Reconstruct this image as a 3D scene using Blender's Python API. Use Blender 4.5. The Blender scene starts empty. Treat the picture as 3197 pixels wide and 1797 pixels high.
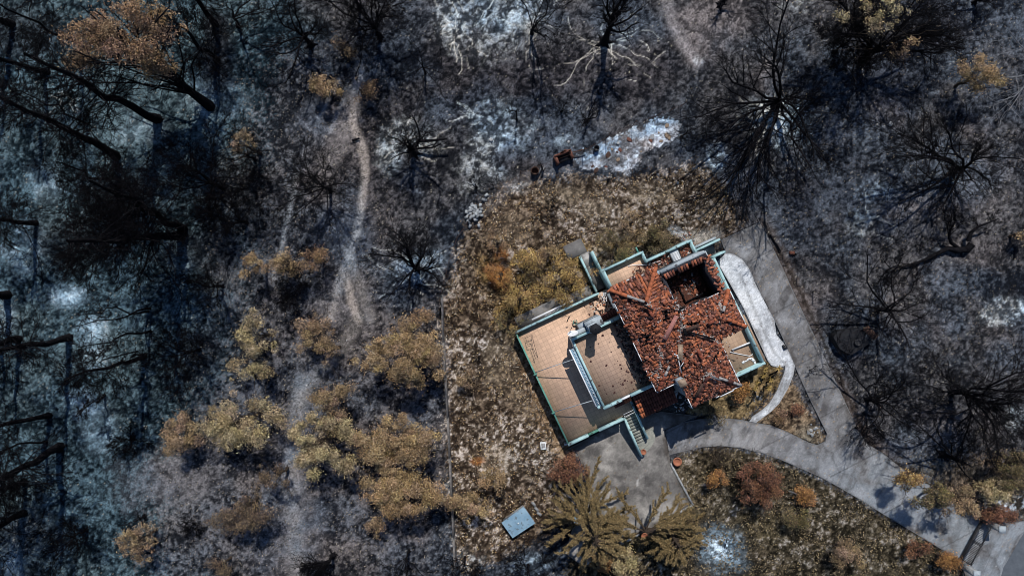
import bpy, math, random
import numpy as np
from mathutils import Vector

# ------------------------------------------------------------------ camera, sky, sun, exposure
SC = bpy.context.scene
S = .02579            # metres on the ground per pixel of the 3197 px wide photograph
HC = 55.0             # camera height
cam_d = bpy.data.cameras.new("camera"); cam = bpy.data.objects.new("camera", cam_d)
SC.collection.objects.link(cam); SC.camera = cam
cam.location = (0, 0, HC); cam.rotation_euler = (0, 0, 0)
cam_d.sensor_width = 36; cam_d.lens = 36 * HC / (3197 * S); cam_d.clip_end = 3000
SUN_EL = math.radians(55); SUN_AZ = math.atan2(.05, 1)
w = bpy.data.worlds.new("World"); SC.world = w; w.use_nodes = True
nt = w.node_tree; bg = nt.nodes['Background']
sky = nt.nodes.new('ShaderNodeTexSky'); sky.sky_type = 'NISHITA'; sky.sun_disc = False
sky.sun_elevation = SUN_EL; sky.sun_rotation = SUN_AZ
nt.links.new(sky.outputs[0], bg.inputs[0]); sky.ozone_density = 5; sky.air_density = 1.0; sky.dust_density = .3
bg.inputs[1].default_value = .095
sun_d = bpy.data.lights.new("sun", 'SUN'); sun_d.energy = 4.8; sun_d.angle = math.radians(.5); sun_d.color = (1, .96, .90)
sun = bpy.data.objects.new("sun", sun_d); SC.collection.objects.link(sun)
sv = Vector((math.sin(SUN_AZ) * math.cos(SUN_EL), math.cos(SUN_AZ) * math.cos(SUN_EL), math.sin(SUN_EL)))
sun.rotation_euler = (-sv).to_track_quat('-Z', 'Y').to_euler()
SC.view_settings.view_transform = 'Standard'; SC.view_settings.look = 'None'
SC.cycles.filter_width = .95; SC.view_settings.gamma = 1; SC.view_settings.exposure = 0

# ------------------------------------------------------------------ where photo pixels lie in the place
V = dict(R1=(1550,650,2.4133), R2=(1550,1150,2.2378), R3=(2350,1000,1.817), R4=(1400,0,2.2278), R5=(2200,0,2.2277),
 L1=(0,0,2.4138), L2=(0,600,2.4138), L3=(0,1200,2.425), L4=(700,0,2.4138), L5=(700,600,2.4138), L6=(700,1200,2.425),
 L7=(2350,550,2.2279), H1=(1580,880,5.1714), H2=(1760,730,5.1714), H3=(2000,730,5.1714), H4=(2020,960,5.1714),
 H5=(1700,1130,5.1714), H6=(1980,1150,5.1714), D=(0,0,.80576))
def at(v, x, y, z=0.0):
    ox, oy, f = V[v]; sx = ox + x / f; sy = oy + y / f; k = (HC - z) / HC * S
    return np.array([(sx - 1598.5) * k, -(sy - 898.5) * k, z])
def d(x, y, z=0.0): return at('D', x, y, z)
M = .032007           # metres per pixel of the 2576 px wide view ('D')
T = math.radians(25.3); CT, ST = math.cos(T), math.sin(T)
O = at('H1', 150, 815, 1.9); O[2] = 0
def loc(v, x, y, z=0.0):                # photo pixel -> house coordinates
    p = at(v, x, y, z) - O
    return np.array([p[0] * CT + p[1] * ST, p[0] * ST - p[1] * CT, z])
def AB(a, b, z=0.0): return np.array([a, -b, z])       # a along the house, b towards its south side
def ABw(a, b, z=0.0): return np.array([O[0] + a * CT + b * ST, O[1] + a * ST - b * CT, z])

# ------------------------------------------------------------------ mesh collecting
class MB:
    def __init__(s): s.v = []; s.f = []; s.n = 0; s.c = []
    def add(s, v, f, c=None):
        v = np.asarray(v, float).reshape(-1, 3); f = np.asarray(f, int)
        s.v.append(v); s.f.append(f + s.n); s.n += len(v)
        s.c.append(np.broadcast_to(np.asarray((1, 1, 1) if c is None else c, float), (len(v), 3)))
        return s
    def box(s, p0, p1, c=None):
        x0, y0, z0 = np.minimum(p0, p1); x1, y1, z1 = np.maximum(p0, p1)
        v = [(x0,y0,z0),(x1,y0,z0),(x1,y1,z0),(x0,y1,z0),(x0,y0,z1),(x1,y0,z1),(x1,y1,z1),(x0,y1,z1)]
        return s.add(v, [(0,3,2,1),(4,5,6,7),(0,1,5,4),(1,2,6,5),(2,3,7,6),(3,0,4,7)], c)
    def obox(s, c0, ax, ay, az, c=None):           # centre and three half-axis vectors
        c0, ax, ay, az = map(lambda q: np.asarray(q, float), (c0, ax, ay, az))
        v = [c0 + i*ax + j*ay + k*az for k in (-1,1) for i, j in ((-1,-1),(1,-1),(1,1),(-1,1))]
        return s.add(v, [(0,3,2,1),(4,5,6,7),(0,1,5,4),(1,2,6,5),(2,3,7,6),(3,0,4,7)], c)
    def bar(s, p, q, wd, ht=None, c=None):         # rectangular bar from p to q
        p = np.asarray(p, float); q = np.asarray(q, float); dd = q - p; L = np.linalg.norm(dd); dd = dd / L
        ref = np.array((0,0,1.)) if abs(dd[2]) < .95 else np.array((1.,0,0))
        sd = np.cross(dd, ref); sd /= np.linalg.norm(sd); up = np.cross(sd, dd)
        return s.obox((p+q)/2, dd*L/2, sd*wd/2, up*(ht or wd)/2, c)
    def tube(s, pts, r, sides=6, c=None):
        pts = np.asarray(pts, float); r = np.broadcast_to(np.asarray(r, float), (len(pts),))
        v, f = tubes([(pts, r)], sides); s.add(v, f, c)
        n = len(pts)
        return s.cap(v[:sides], c).cap(v[-sides:], c)
    def cap(s, ring, c=None):
        k = len(ring); v = np.vstack([ring, ring.mean(0)])
        f = [(i, (i+1) % k, k, k) for i in range(k)]
        return s.add(v, f, c)
    def prism(s, poly, z0, z1, c=None):            # polygon (n,2) with caps through bmesh fill
        import bmesh
        poly = np.asarray(poly, float)[:, :2]; n = len(poly)
        from mathutils.geometry import tessellate_polygon
        tri = tessellate_polygon([[Vector((p[0], p[1], 0)) for p in poly]])
        top = np.c_[poly, np.full(n, z1)] if np.isscalar(z1) else np.c_[poly, z1]
        bot = np.c_[poly, np.full(n, z0)]
        s.add(top, [(a, b, c_, c_) for a, b, c_ in tri], c); s.add(bot, [(a, b, c_, c_) for a, b, c_ in tri], c)
        s.add(np.vstack([bot, top]), [(i, (i+1) % n, n + (i+1) % n, n + i) for i in range(n)], c)
        return s
    def lathe(s, c0, prof, k=14, c=None):
        an = np.arange(k) * 2 * math.pi / k; v = []
        for r, z in prof: v.append(np.c_[np.cos(an)*r, np.sin(an)*r, np.full(k, z)] + np.asarray(c0))
        f = [(i*k+j, i*k+(j+1) % k, (i+1)*k+(j+1) % k, (i+1)*k+j) for i in range(len(prof)-1) for j in range(k)]
        s.add(np.vstack(v), f, c); return s
    def build(s, name, mat, parent=None, smooth=False):
        v = np.vstack(s.v); f = np.vstack([np.c_[q, q[:, 2]] if q.shape[1] == 3 else q for q in s.f])
        tri = f[:, 2] == f[:, 3]
        cnt = np.where(tri, 3, 4); idx = f.ravel()[np.c_[np.ones((len(f), 3), bool), ~tri].ravel()]
        me = bpy.data.meshes.new(name); me.vertices.add(len(v)); me.loops.add(len(idx)); me.polygons.add(len(f))
        me.vertices.foreach_set('co', v.astype(np.float32).ravel())
        me.loops.foreach_set('vertex_index', idx.astype(np.int32))
        me.polygons.foreach_set('loop_start', np.r_[0, np.cumsum(cnt)[:-1]].astype(np.int32))
        me.polygons.foreach_set('loop_total', cnt.astype(np.int32))
        if smooth: me.polygons.foreach_set('use_smooth', np.ones(len(f), bool))
        ca = me.color_attributes.new('tint', 'FLOAT_COLOR', 'POINT')
        ca.data.foreach_set('color', np.c_[np.vstack(s.c), np.ones(len(v))].astype(np.float32).ravel())
        me.update(calc_edges=True); me.validate()
        me.materials.append(mat)
        o = bpy.data.objects.new(name, me); SC.collection.objects.link(o)
        if parent is not None: o.parent = parent
        return o
def tubes(polys, sides):
    allv, allf, n0 = [], [], 0
    groups = {}
    for p, r in polys: groups.setdefault(len(p), []).append((p, r))
    for n, L in groups.items():
        P = np.array([q[0] for q in L]); R = np.array([q[1] for q in L]); m = len(L)
        Tn = np.gradient(P, axis=1); Tn /= np.linalg.norm(Tn, axis=2, keepdims=True) + 1e-9
        mean = P[:, -1] - P[:, 0]; mean /= np.linalg.norm(mean, axis=1, keepdims=True) + 1e-9
        ref = np.where(np.abs(mean[:, 2:3]) > .8, np.array([[1., .2, 0]]), np.array([[0, 0, 1.]]))[:, None, :]
        N1 = np.cross(Tn, np.broadcast_to(ref, Tn.shape)); N1 /= np.linalg.norm(N1, axis=2, keepdims=True) + 1e-9
        N2 = np.cross(N1, Tn)
        an = np.arange(sides) * 2 * math.pi / sides
        ring = N1[:, :, None, :] * np.cos(an)[None, None, :, None] + N2[:, :, None, :] * np.sin(an)[None, None, :, None]
        vv = P[:, :, None, :] + R[:, :, None, None] * ring
        base = (np.arange(m) * n * sides)[:, None, None] + (np.arange(n-1) * sides)[None, :, None]
        j = np.arange(sides)[None, None, :]; j2 = (j + 1) % sides
        ff = np.stack([base + j, base + j2, base + sides + j2, base + sides + j], -1).reshape(-1, 4) + n0
        allv.append(vv.reshape(-1, 3)); allf.append(ff); n0 += m * n * sides
    return np.vstack(allv), np.vstack(allf)
def tag(o, label=None, cat=None, group=None, kind=None):
    if label: o['label'] = label
    if cat: o['category'] = cat
    if group: o['group'] = group
    if kind: o['kind'] = kind
    return o
def empty(name, p, label, cat, group=None, rz=0):
    e = bpy.data.objects.new(name, None); SC.collection.objects.link(e)
    e.location = [float(q) for q in p]; e.rotation_euler = (0, 0, rz); e.empty_display_size = .3
    return tag(e, label, cat, group)

# ------------------------------------------------------------------ numpy noise
def vnoise(x, y, seed):
    g = np.random.RandomState(seed).rand(256, 256)
    xi = np.floor(x).astype(int); yi = np.floor(y).astype(int); fx = x - xi; fy = y - yi
    fx = fx*fx*(3-2*fx); fy = fy*fy*(3-2*fy)
    a = g[xi & 255, yi & 255]; b = g[(xi+1) & 255, yi & 255]; c = g[xi & 255, (yi+1) & 255]; e = g[(xi+1) & 255, (yi+1) & 255]
    return (a*(1-fx)+b*fx)*(1-fy) + (c*(1-fx)+e*fx)*fy
def fbm(x, y, scale, octv, seed, gain=.55):
    t = 0; amp = 1; tot = 0; ca, sa = math.cos(.6), math.sin(.6)
    x, y = x / scale + 100, y / scale + 100
    for i in range(octv):
        t = t + amp * vnoise(x, y, seed + i); tot += amp; amp *= gain
        x, y = (x*ca - y*sa) * 2.03 + 17, (x*sa + y*ca) * 2.03 + 31
    return t / tot
def sstep(a, b, x):
    t = np.clip((x - a) / (b - a), 0, 1); return t*t*(3-2*t)
def inpoly(px, py, poly):
    r = np.zeros(px.shape, bool); n = len(poly)
    for i in range(n):
        x0, y0 = poly[i]; x1, y1 = poly[(i+1) % n]
        if y0 == y1: continue
        c = (py > min(y0, y1)) & (py <= max(y0, y1)) & (px < (py - y0) / (y1 - y0) * (x1 - x0) + x0)
        r ^= c
    return r
def segdist(px, py, pts):
    dm = np.full(px.shape, 1e9)
    for (x0, y0), (x1, y1) in zip(pts[:-1], pts[1:]):
        dx, dy = x1-x0, y1-y0
        t = np.clip(((px-x0)*dx + (py-y0)*dy) / (dx*dx+dy*dy+1e-9), 0, 1)
        dm = np.minimum(dm, np.hypot(px-x0-t*dx, py-y0-t*dy))
    return dm

# ------------------------------------------------------------------ materials
def mat(name, c1, c2=None, scale=3, detail=6, rough=.85, bump=.0, bscale=None, tint=False, lo=.35, hi=.65, speck=None, spec=.3, metal=0):
    m = bpy.data.materials.new(name); m.use_nodes = True; t = m.node_tree; N = t.nodes; L = t.links
    b = N['Principled BSDF']; b.inputs['Roughness'].default_value = rough
    b.inputs['Specular IOR Level'].default_value = spec; b.inputs['Metallic'].default_value = metal
    tc = N.new('ShaderNodeTexCoord'); no = N.new('ShaderNodeTexNoise')
    no.inputs['Scale'].default_value = scale; no.inputs['Detail'].default_value = detail; no.inputs['Roughness'].default_value = .65
    L.new(tc.outputs['Object'], no.inputs['Vector'])
    r = N.new('ShaderNodeValToRGB'); r.color_ramp.elements[0].position = lo; r.color_ramp.elements[1].position = hi
    r.color_ramp.elements[0].color = (*c1, 1); r.color_ramp.elements[1].color = (*(c2 or c1), 1)
    L.new(no.outputs[0], r.inputs[0]); out = r.outputs[0]
    if tint:
        at_ = N.new('ShaderNodeAttribute'); at_.attribute_name = 'tint'
        mx = N.new('ShaderNodeMix'); mx.data_type = 'RGBA'; mx.blend_type = 'MULTIPLY'; mx.inputs[0].default_value = 1
        L.new(out, mx.inputs[6]); L.new(at_.outputs['Color'], mx.inputs[7]); out = mx.outputs[2]
    if speck:                                          # (colour, scale, threshold)
        n2 = N.new('ShaderNodeTexNoise'); n2.inputs['Scale'].default_value = speck[1]; n2.inputs['Detail'].default_value = 5
        L.new(tc.outputs['Object'], n2.inputs['Vector'])
        r2 = N.new('ShaderNodeValToRGB'); r2.color_ramp.elements[0].position = speck[2]; r2.color_ramp.elements[1].position = speck[2] + .08
        L.new(n2.outputs[0], r2.inputs[0])
        mx = N.new('ShaderNodeMix'); mx.data_type = 'RGBA'; L.new(r2.outputs[0], mx.inputs[0])
        L.new(out, mx.inputs[6]); mx.inputs[7].default_value = (*speck[0], 1); out = mx.outputs[2]
    L.new(out, b.inputs['Base Color'])
    if bump:
        n3 = N.new('ShaderNodeTexNoise'); n3.inputs['Scale'].default_value = bscale or scale * 6; n3.inputs['Detail'].default_value = 4
        L.new(tc.outputs['Object'], n3.inputs['Vector'])
        bp = N.new('ShaderNodeBump'); bp.inputs['Strength'].default_value = bump; bp.inputs['Distance'].default_value = .05
        L.new(n3.outputs[0], bp.inputs['Height']); L.new(bp.outputs[0], b.inputs['Normal'])
    return m
def leafmat(name, rough=.7):
    m = bpy.data.materials.new(name); m.use_nodes = True; t = m.node_tree; b = t.nodes['Principled BSDF']
    a = t.nodes.new('ShaderNodeAttribute'); a.attribute_name = 'tint'
    n = t.nodes.new('ShaderNodeTexNoise'); n.inputs['Scale'].default_value = 9
    tc = t.nodes.new('ShaderNodeTexCoord'); t.links.new(tc.outputs['Object'], n.inputs['Vector'])
    mr = t.nodes.new('ShaderNodeMapRange'); mr.inputs[3].default_value = .72; mr.inputs[4].default_value = 1.28
    t.links.new(n.outputs[0], mr.inputs[0])
    mx = t.nodes.new('ShaderNodeVectorMath'); mx.operation = 'MULTIPLY'
    t.links.new(a.outputs['Color'], mx.inputs[0]); t.links.new(mr.outputs[0], mx.inputs[1])
    t.links.new(mx.outputs[0], b.inputs['Base Color']); b.inputs['Roughness'].default_value = rough
    b.inputs['Specular IOR Level'].default_value = .2
    return m
def brickmat(name, c1, c2, cm, w_, h_, mortar=.02, off=.5, rough=.7):
    m = bpy.data.materials.new(name); m.use_nodes = True; t = m.node_tree; N = t.nodes; L = t.links; b = N['Principled BSDF']
    tc = N.new('ShaderNodeTexCoord'); br = N.new('ShaderNodeTexBrick'); br.offset = off
    br.inputs['Scale'].default_value = 1; br.inputs['Brick Width'].default_value = w_; br.inputs['Row Height'].default_value = h_
    br.inputs['Mortar Size'].default_value = mortar; br.inputs['Mortar Smooth'].default_value = .3
    br.inputs['Color1'].default_value = (*c1, 1); br.inputs['Color2'].default_value = (*c2, 1); br.inputs['Mortar'].default_value = (*cm, 1)
    L.new(tc.outputs['Object'], br.inputs['Vector'])
    no = N.new('ShaderNodeTexNoise'); no.inputs['Scale'].default_value = 2.6; no.inputs['Detail'].default_value = 7; no.inputs['Roughness'].default_value = .7
    L.new(tc.outputs['Object'], no.inputs['Vector'])
    mr = N.new('ShaderNodeMapRange'); mr.inputs[1].default_value = .3; mr.inputs[2].default_value = .7; mr.inputs[3].default_value = .85; mr.inputs[4].default_value = 1.10
    L.new(no.outputs[0], mr.inputs[0])
    mx = N.new('ShaderNodeVectorMath'); mx.operation = 'MULTIPLY'; L.new(br.outputs[0], mx.inputs[0]); L.new(mr.outputs[0], mx.inputs[1])
    L.new(mx.outputs[0], b.inputs['Base Color']); b.inputs['Roughness'].default_value = rough; b.inputs['Specular IOR Level'].default_value = .25
    bp = N.new('ShaderNodeBump'); bp.inputs['Strength'].default_value = .3; bp.inputs['Distance'].default_value = .01; bp.invert = True
    L.new(br.outputs['Fac'], bp.inputs['Height']); L.new(bp.outputs[0], b.inputs['Normal'])
    return m
MT = dict(
 char=mat('charred_wood', (.0025,.0025,.0035), (.011,.0105,.0125), 5, rough=1, bump=.4, spec=.05),
 twig=mat('charred_twig', (.002,.002,.003), (.006,.0055,.0065), 7, rough=1, spec=.03),
 palewood=mat('dead_pale_wood', (.07,.075,.085), (.16,.16,.17), 6, rough=.9),
 bark=mat('scorched_bark', (.02,.014,.01), (.06,.042,.03), 8, rough=.95, bump=.4),
 leaf=leafmat('scorched_leaf'), litter=leafmat('leaf_litter'),
 conc=mat('drive_concrete', (.085,.083,.086), (.20,.205,.22), .5, 9, .9, .15, 25, lo=.3, hi=.72, speck=((.26,.27,.29), 3.2, .66)),
 conc2=mat('forecourt_concrete', (.075,.072,.07), (.25,.24,.235), .55, 9, .9, .15, 25, lo=.32, hi=.72, speck=((.33,.32,.31), 1.1, .62)),
 asph=mat('asphalt', (.06,.07,.085), (.085,.098,.115), 2, 8, .9, .2, 40),
 gravel=mat('white_gravel', (.27,.29,.32), (.50,.52,.56), 1.5, 10, .95, .5, 18, speck=((.2,.21,.23), 9, .6)),
 aqua=mat('aqua_paint', (.22,.36,.38), (.36,.53,.545), 1.6, 9, .85, .15, 30, lo=.3, hi=.66, speck=((.085,.10,.10), 3.0, .585)),
 green=mat('green_paint', (.05,.17,.135), (.13,.30,.24), 1.8, 8, .8, speck=((.05,.07,.06), 4, .60)),
 plaster=mat('grey_plaster', (.22,.26,.29), (.36,.40,.43), 2, 8, .9, speck=((.08,.08,.085), 2.5, .6)),
 soot=mat('sooty_plaster', (.008,.008,.012), (.035,.034,.045), 2, 7, .95),
 white=mat('white_metal', (.55,.57,.6), (.75,.76,.78), 3, rough=.5), 
 terr=brickmat('terrace_tile', (.58,.385,.27), (.49,.33,.235), (.40,.27,.195), .33, .33, .02, 0),
 terr3=brickmat('upper_terrace_tile', (.44,.30,.22), (.38,.26,.195), (.29,.20,.15), .33, .33, .02, 0),
 terr2=brickmat('east_terrace_tile', (.34,.235,.16), (.29,.20,.14), (.25,.17,.12), .32, .32, .02, 0),
 step=mat('step_stone', (.16,.17,.15), (.27,.27,.24), 4, rough=.9),
 tile=mat('clay_tile', (.55,.55,.55), (1.1,1.05,1.0), 9, 6, .85, tint=True),
 rubble=mat('clay_rubble', (.022,.012,.010), (.115,.040,.024), 7, 9, .95, .6, 20, speck=((.19,.17,.16), 3, .62)),
 frame=mat('steel_frame', (.02,.02,.022), (.05,.05,.055), 9, rough=.6, metal=.4),
 blue=mat('blue_sheet', (.13,.225,.31), (.21,.315,.40), 1.4, 9, .6, speck=((.095,.13,.155), 2.6, .55)),
 glass=mat('window_glass', (.02,.03,.04), rough=.1, spec=.6),
 brick=mat('red_brick', (.075,.032,.024), (.17,.068,.046), 8, rough=.9),
 pot=mat('terracotta', (.22,.08,.045), (.32,.13,.075), 6, rough=.85),
 rust=mat('rusty_iron', (.028,.018,.015), (.075,.038,.027), 8, rough=.9),
 stone=mat('grey_stone', (.13,.135,.14), (.34,.35,.36), 5, 7, .9, .4, tint=True),
 board=mat('pinkish_board', (.20,.075,.07), (.34,.16,.13), 3, 8, .8, speck=((.4,.33,.28), 4, .62)),
 oldboard=mat('grey_brown_board', (.10,.075,.055), (.30,.22,.16), 3, 8, .85),
 oldwall=mat('old_wall', (.06,.055,.052), (.19,.18,.175), 2.5, 8, .9, .3, 20),
 tarp=mat('black_burnt_sheet', (.004,.004,.006), (.012,.013,.017), 3, rough=.8),
)

# ------------------------------------------------------------------ ground: one sheet painted with soil, ash, scorched grass and some pine shade
DRIVE = [at(*q)[:2] for q in [('R1',1690,238),('R1',1985,105),('L7',0,240),('L7',100,410),('L7',190,600),('L7',300,840),('L7',430,1120),('R3',310,0),
  ('R3',450,300),('R3',560,540),('R3',600,625),('R3',650,700),('R3',730,745),('R3',830,825),('R3',1000,930),('R3',1130,1030),('R3',1280,1125),
  ('R3',1340,1165),('R3',1580,1130),('R3',1620,1200),('R3',1500,1270),('R3',1420,1440),('R3',1400,1500),
  ('R3',1215,1500),('R3',1195,1395),('R3',1155,1345),('R3',1060,1290),('R3',920,1205),('R3',760,1110),('R3',600,1010),('R3',490,945),('R3',380,885),('R3',150,785),('R3',30,742),
  ('R2',1850,590),('R2',1700,552),('R2',1560,540),('R2',1430,548),('R2',1320,575),('R2',1215,600),('R2',1150,560),('R2',1150,420),('R2',1250,385),('R2',1420,352),('R2',1560,345),('R2',1720,358),('R3',0,578),
  ('R3',100,592),('R3',200,632),('R3',320,692),('R3',370,706),('R3',412,685),('R3',420,640),('R3',340,480),('R3',270,330),('R3',225,225),('L7',210,1130),('L7',150,1000),('L7',60,830),('L7',0,680),
  ('H3',1900,900),('H3',1750,560),('H3',1640,410),('H3',1500,330),('H3',1370,300)]]
FORE = [at(*q)[:2] for q in [('R2',500,560),('R2',880,360),('R2',1150,300),('R2',1400,330),('R2',1180,430),('R2',1205,590),('R2',1215,660),('R2',1370,950),('R2',1180,1055),('R2',600,1375),('R2',480,1290),('R2',640,770),('R2',565,590)]]
GRAV = [at(*q)[:2] for q in [('H3',1230,450),('H3',1345,345),('H3',1370,306),('H3',1500,322),('H3',1640,402),('H3',1755,560),('H3',1850,800),('H3',2000,1080),('L7',30,740),('L7',90,860),('L7',150,1000),('L7',165,1100),('L7',215,1160),
  ('L7',290,1290),('R3',238,260),('R3',230,310),('R3',200,385),('R3',150,470),('R3',100,520),('R3',20,577),('R3',-20,572),('R3',0,545),('R3',50,510),('R3',95,470),('R3',140,395),('R3',178,300),('R3',185,255),('R3',150,268),('R3',105,255),('R3',85,228),('H4',1955,868),('H4',1760,440),('H4',1560,10),('H3',1440,800),('H3',1215,425)]]
def build_ground():
    h = .085
    xs = np.arange(-44, 44.01, h); ys = np.arange(-25.5, 25.51, h)
    ext = np.r_[np.arange(.3, 16, .3), 20, 30, 50, 90, 160, 320, 700]
    xs = np.r_[-44 - ext[::-1], xs, 44 + ext]; ys = np.r_[-25.5 - ext[::-1], ys, 25.5 + ext]
    X, Y = np.meshgrid(xs, ys); px = X / M + 1288; py = 724 - Y / M
    n8 = fbm(X, Y, 8, 4, 1); n3 = fbm(X, Y, 2.6, 5, 11); n1 = fbm(X, Y, .75, 5, 21, .62); nf = fbm(X, Y, .24, 3, 31, .7); nw = np.random.RandomState(5).rand(*X.shape)
    wx = fbm(X, Y, 1.6, 3, 41) - .5; wy = fbm(X, Y, 1.6, 3, 51) - .5
    def ridged(sc, seed, p):
        q = fbm(X + wx * 1.2, Y + wy * 1.2, sc, 2, seed, .4); return (1 - np.abs(2*q - 1)) ** p
    vein = np.maximum(ridged(1.5, 61, 16), .8 * ridged(.7, 71, 12))
    A = lambda *c: np.array(c)[None, None, :]
    def lerp(c, m, col): return c * (1 - m[..., None]) + col * m[..., None]
    def tone(c1, c2, lo=.37, hi=.69, a=(.22, .26, .27, .25)):
        q = a[0]*n8 + a[1]*n3 + a[2]*n1 + a[3]*nf + .16*(nf - .5)*2
        return lerp(np.broadcast_to(A(*c1), X.shape + (3,)), sstep(lo, hi, q), A(*c2))
    def blob(cx, cy, rx, ry=None, rot=0, rag=.9):
        ry = ry or rx; c, s_ = math.cos(rot), math.sin(rot); x = (px-cx); y = (py-cy)
        q = np.hypot((x*c+y*s_)/rx, (-x*s_+y*c)/ry); return 1 - sstep(.35, 1.15, q + rag*(n3-.5)*1.6 + rag*(n1-.5)*.8)
    jx = np.random.RandomState(55).normal(size=X.shape); jy = np.random.RandomState(56).normal(size=X.shape)
    def poly(pts, rag=22, j=.75): return inpoly(px + wx*rag*2.4 + (nf-.5)*rag*1.6 + jx*rag*j, py + wy*rag*2.4 + (n1-.5)*rag*1.6 + jy*rag*j, pts).astype(float)
    def stroke(pts, wd, rag=10, soft=.6):
        dd = segdist(px + wx*rag, py + wy*rag, pts); return 1 - sstep(wd*(1-soft), wd*(1+soft), dd + (nf-.5)*wd*1.3)
    col = tone((.0075,.0085,.0115), (.088,.090,.099), .37, .74, (.12,.34,.30,.24))
    # west, below the pines: blue-grey ash, tree shade and vignette darkened into its tone
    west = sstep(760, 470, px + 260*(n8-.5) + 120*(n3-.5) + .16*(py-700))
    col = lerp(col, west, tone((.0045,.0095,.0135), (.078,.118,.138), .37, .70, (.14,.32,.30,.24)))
    for cx, cy, rx, ry, k in [(165,745,60,38,.9),(235,835,60,45,.9),(245,900,40,40,.6),(110,465,60,60,.35),(60,620,60,80,.4),(215,1010,60,40,.5),(260,1080,60,70,.35),(15,800,30,70,.5),(470,640,60,50,.3),(530,260,90,70,.35),(330,330,90,60,.3),(30,1400,40,60,.6)]:
        m_ = blob(cx, cy, rx, ry) * k; col = lerp(col, m_ * (.35 + .65*sstep(.4,.6,n1)) , A(.23,.32,.385)); col = lerp(col, m_ * vein * sstep(.4,.55,n1), A(.50,.60,.66))
    # grey-brown soil of the middle
    mid = poly([(660,150),(800,120),(960,330),(960,800),(1120,800),(1130,1448),(380,1448),(380,1180),(560,960),(640,620)], 40)
    col = lerp(col, mid*.8, tone((.012,.012,.015), (.125,.116,.120), .38, .68, (.10,.28,.34,.28)))
    for cx, cy, rx, ry in [(700,1330,120,120),(840,760,60,70),(880,560,90,110),(420,1210,150,90),(740,1180,80,120),(820,310,70,50)]:
        col = lerp(col, blob(cx,cy,rx,ry)*.5*(.4+.6*sstep(.42,.58,n1)), A(.15,.15,.165))
    # dark burnt north; blobs beside the pines paint their shadow masses into the soil
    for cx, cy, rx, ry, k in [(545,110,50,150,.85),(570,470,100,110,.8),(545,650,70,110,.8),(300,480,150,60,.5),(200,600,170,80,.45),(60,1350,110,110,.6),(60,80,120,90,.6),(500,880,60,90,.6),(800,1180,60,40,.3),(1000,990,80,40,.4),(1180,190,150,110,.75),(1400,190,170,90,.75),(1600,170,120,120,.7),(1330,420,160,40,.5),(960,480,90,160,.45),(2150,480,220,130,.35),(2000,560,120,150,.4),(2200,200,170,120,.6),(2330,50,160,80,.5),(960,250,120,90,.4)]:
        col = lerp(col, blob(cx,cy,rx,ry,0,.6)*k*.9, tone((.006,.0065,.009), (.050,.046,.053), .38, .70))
    # pale soil patches of the north east
    for cx, cy, rx, ry, k in [(1790,60,110,90,.6),(1850,420,90,50,.4),(2300,520,120,60,.4),(2050,760,50,70,.4),(2440,620,90,60,.4),(2330,830,110,60,.35),(2260,1130,110,50,.4),(1730,60,60,70,.6),(1745,140,25,35,.7),(2230,270,60,60,.45),(2110,330,60,40,.35),(2330,390,60,50,.35),(2330,700,90,60,.4),(2480,470,90,120,.45),(2240,760,60,40,.3),(2400,1080,120,60,.35),(2110,900,60,50,.35),(1930,180,50,60,.35),(1850,480,80,60,.45),(2470,330,60,40,.3),(2520,900,60,120,.25)]:
        col = lerp(col, blob(cx,cy,rx,ry)*k*(.25+.75*sstep(.42,.60,nf*.45+n1*.55)), A(.185,.170,.175))
    # garden inside the fence
    gard = poly([(1178,560),(1240,490),(1320,455),(1450,440),(1560,445),(1760,420),(1830,470),(1880,580),(1760,640),(1560,640),(1500,760),(1310,840),(1440,1130),(1420,1330),(1160,1448),(1128,1100),(1115,740)], 14)
    col = lerp(col, gard, tone((.021,.0145,.0105), (.158,.118,.083), .38, .70, (.06,.22,.34,.38)))
    litter = gard * sstep(.555, .65, nf*.72 + n1*.28) * sstep(.34,.58,n3)
    col = lerp(col, litter*.58, A(.40,.36,.335))
    wst = poly([(1118,760),(1290,850),(1430,1130),(1400,1300),(1150,1400),(1130,1000)], 30) * sstep(.555,.65, nf*.70+n1*.30) * sstep(.36,.58,n3*.7+n1*.3)
    col = lerp(col, wst*.66, A(.43,.385,.35))
    for cx, cy, rx, ry in [(1330,740,120,90),(1430,660,110,60),(1620,600,90,40),(1250,690,50,60),(1290,810,50,60),(1540,620,60,40)]:
        col = lerp(col, blob(cx,cy,rx,ry)*.75*(.25+.75*sstep(.40,.6,n1)), tone((.030,.019,.007),(.20,.128,.042),.4,.64,(0,.2,.4,.4)))
    for cx, cy, rx, ry in [(1500,520,70,40),(1640,490,80,35),(1400,490,60,30),(1250,900,50,70),(1340,1010,50,60),(1250,1150,60,60),(1280,580,60,40),(1780,520,50,50)]:
        col = lerp(col, blob(cx,cy,rx,ry)*.5*(.3+.7*sstep(.40,.6,n1*.5+nf*.5)), A(.25,.195,.135))
    col = lerp(col, poly([(1296,885),(1330,870),(1450,1150),(1400,1160),(1330,980)], 12)*.8, tone((.10,.06,.03),(.26,.17,.10)))
    for cx, cy, rx, ry in [(1255,690,30,30),(1270,640,25,22),(1200,1160,22,14)]: col = lerp(col, blob(cx,cy,rx,ry)*.8*(.4+.6*nw), A(.30,.12,.035))
    # south-east slope, olive and brown
    se = poly([(1690,1160),(1760,1130),(1850,1125),(1990,1170),(2180,1270),(2400,1400),(2460,1520),(1400,1520),(1440,1380),(1720,1280)], 8)
    col = lerp(col, se, tone((.0115,.0095,.0065), (.088,.070,.045), .38, .67, (.18,.26,.28,.28)))
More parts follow.
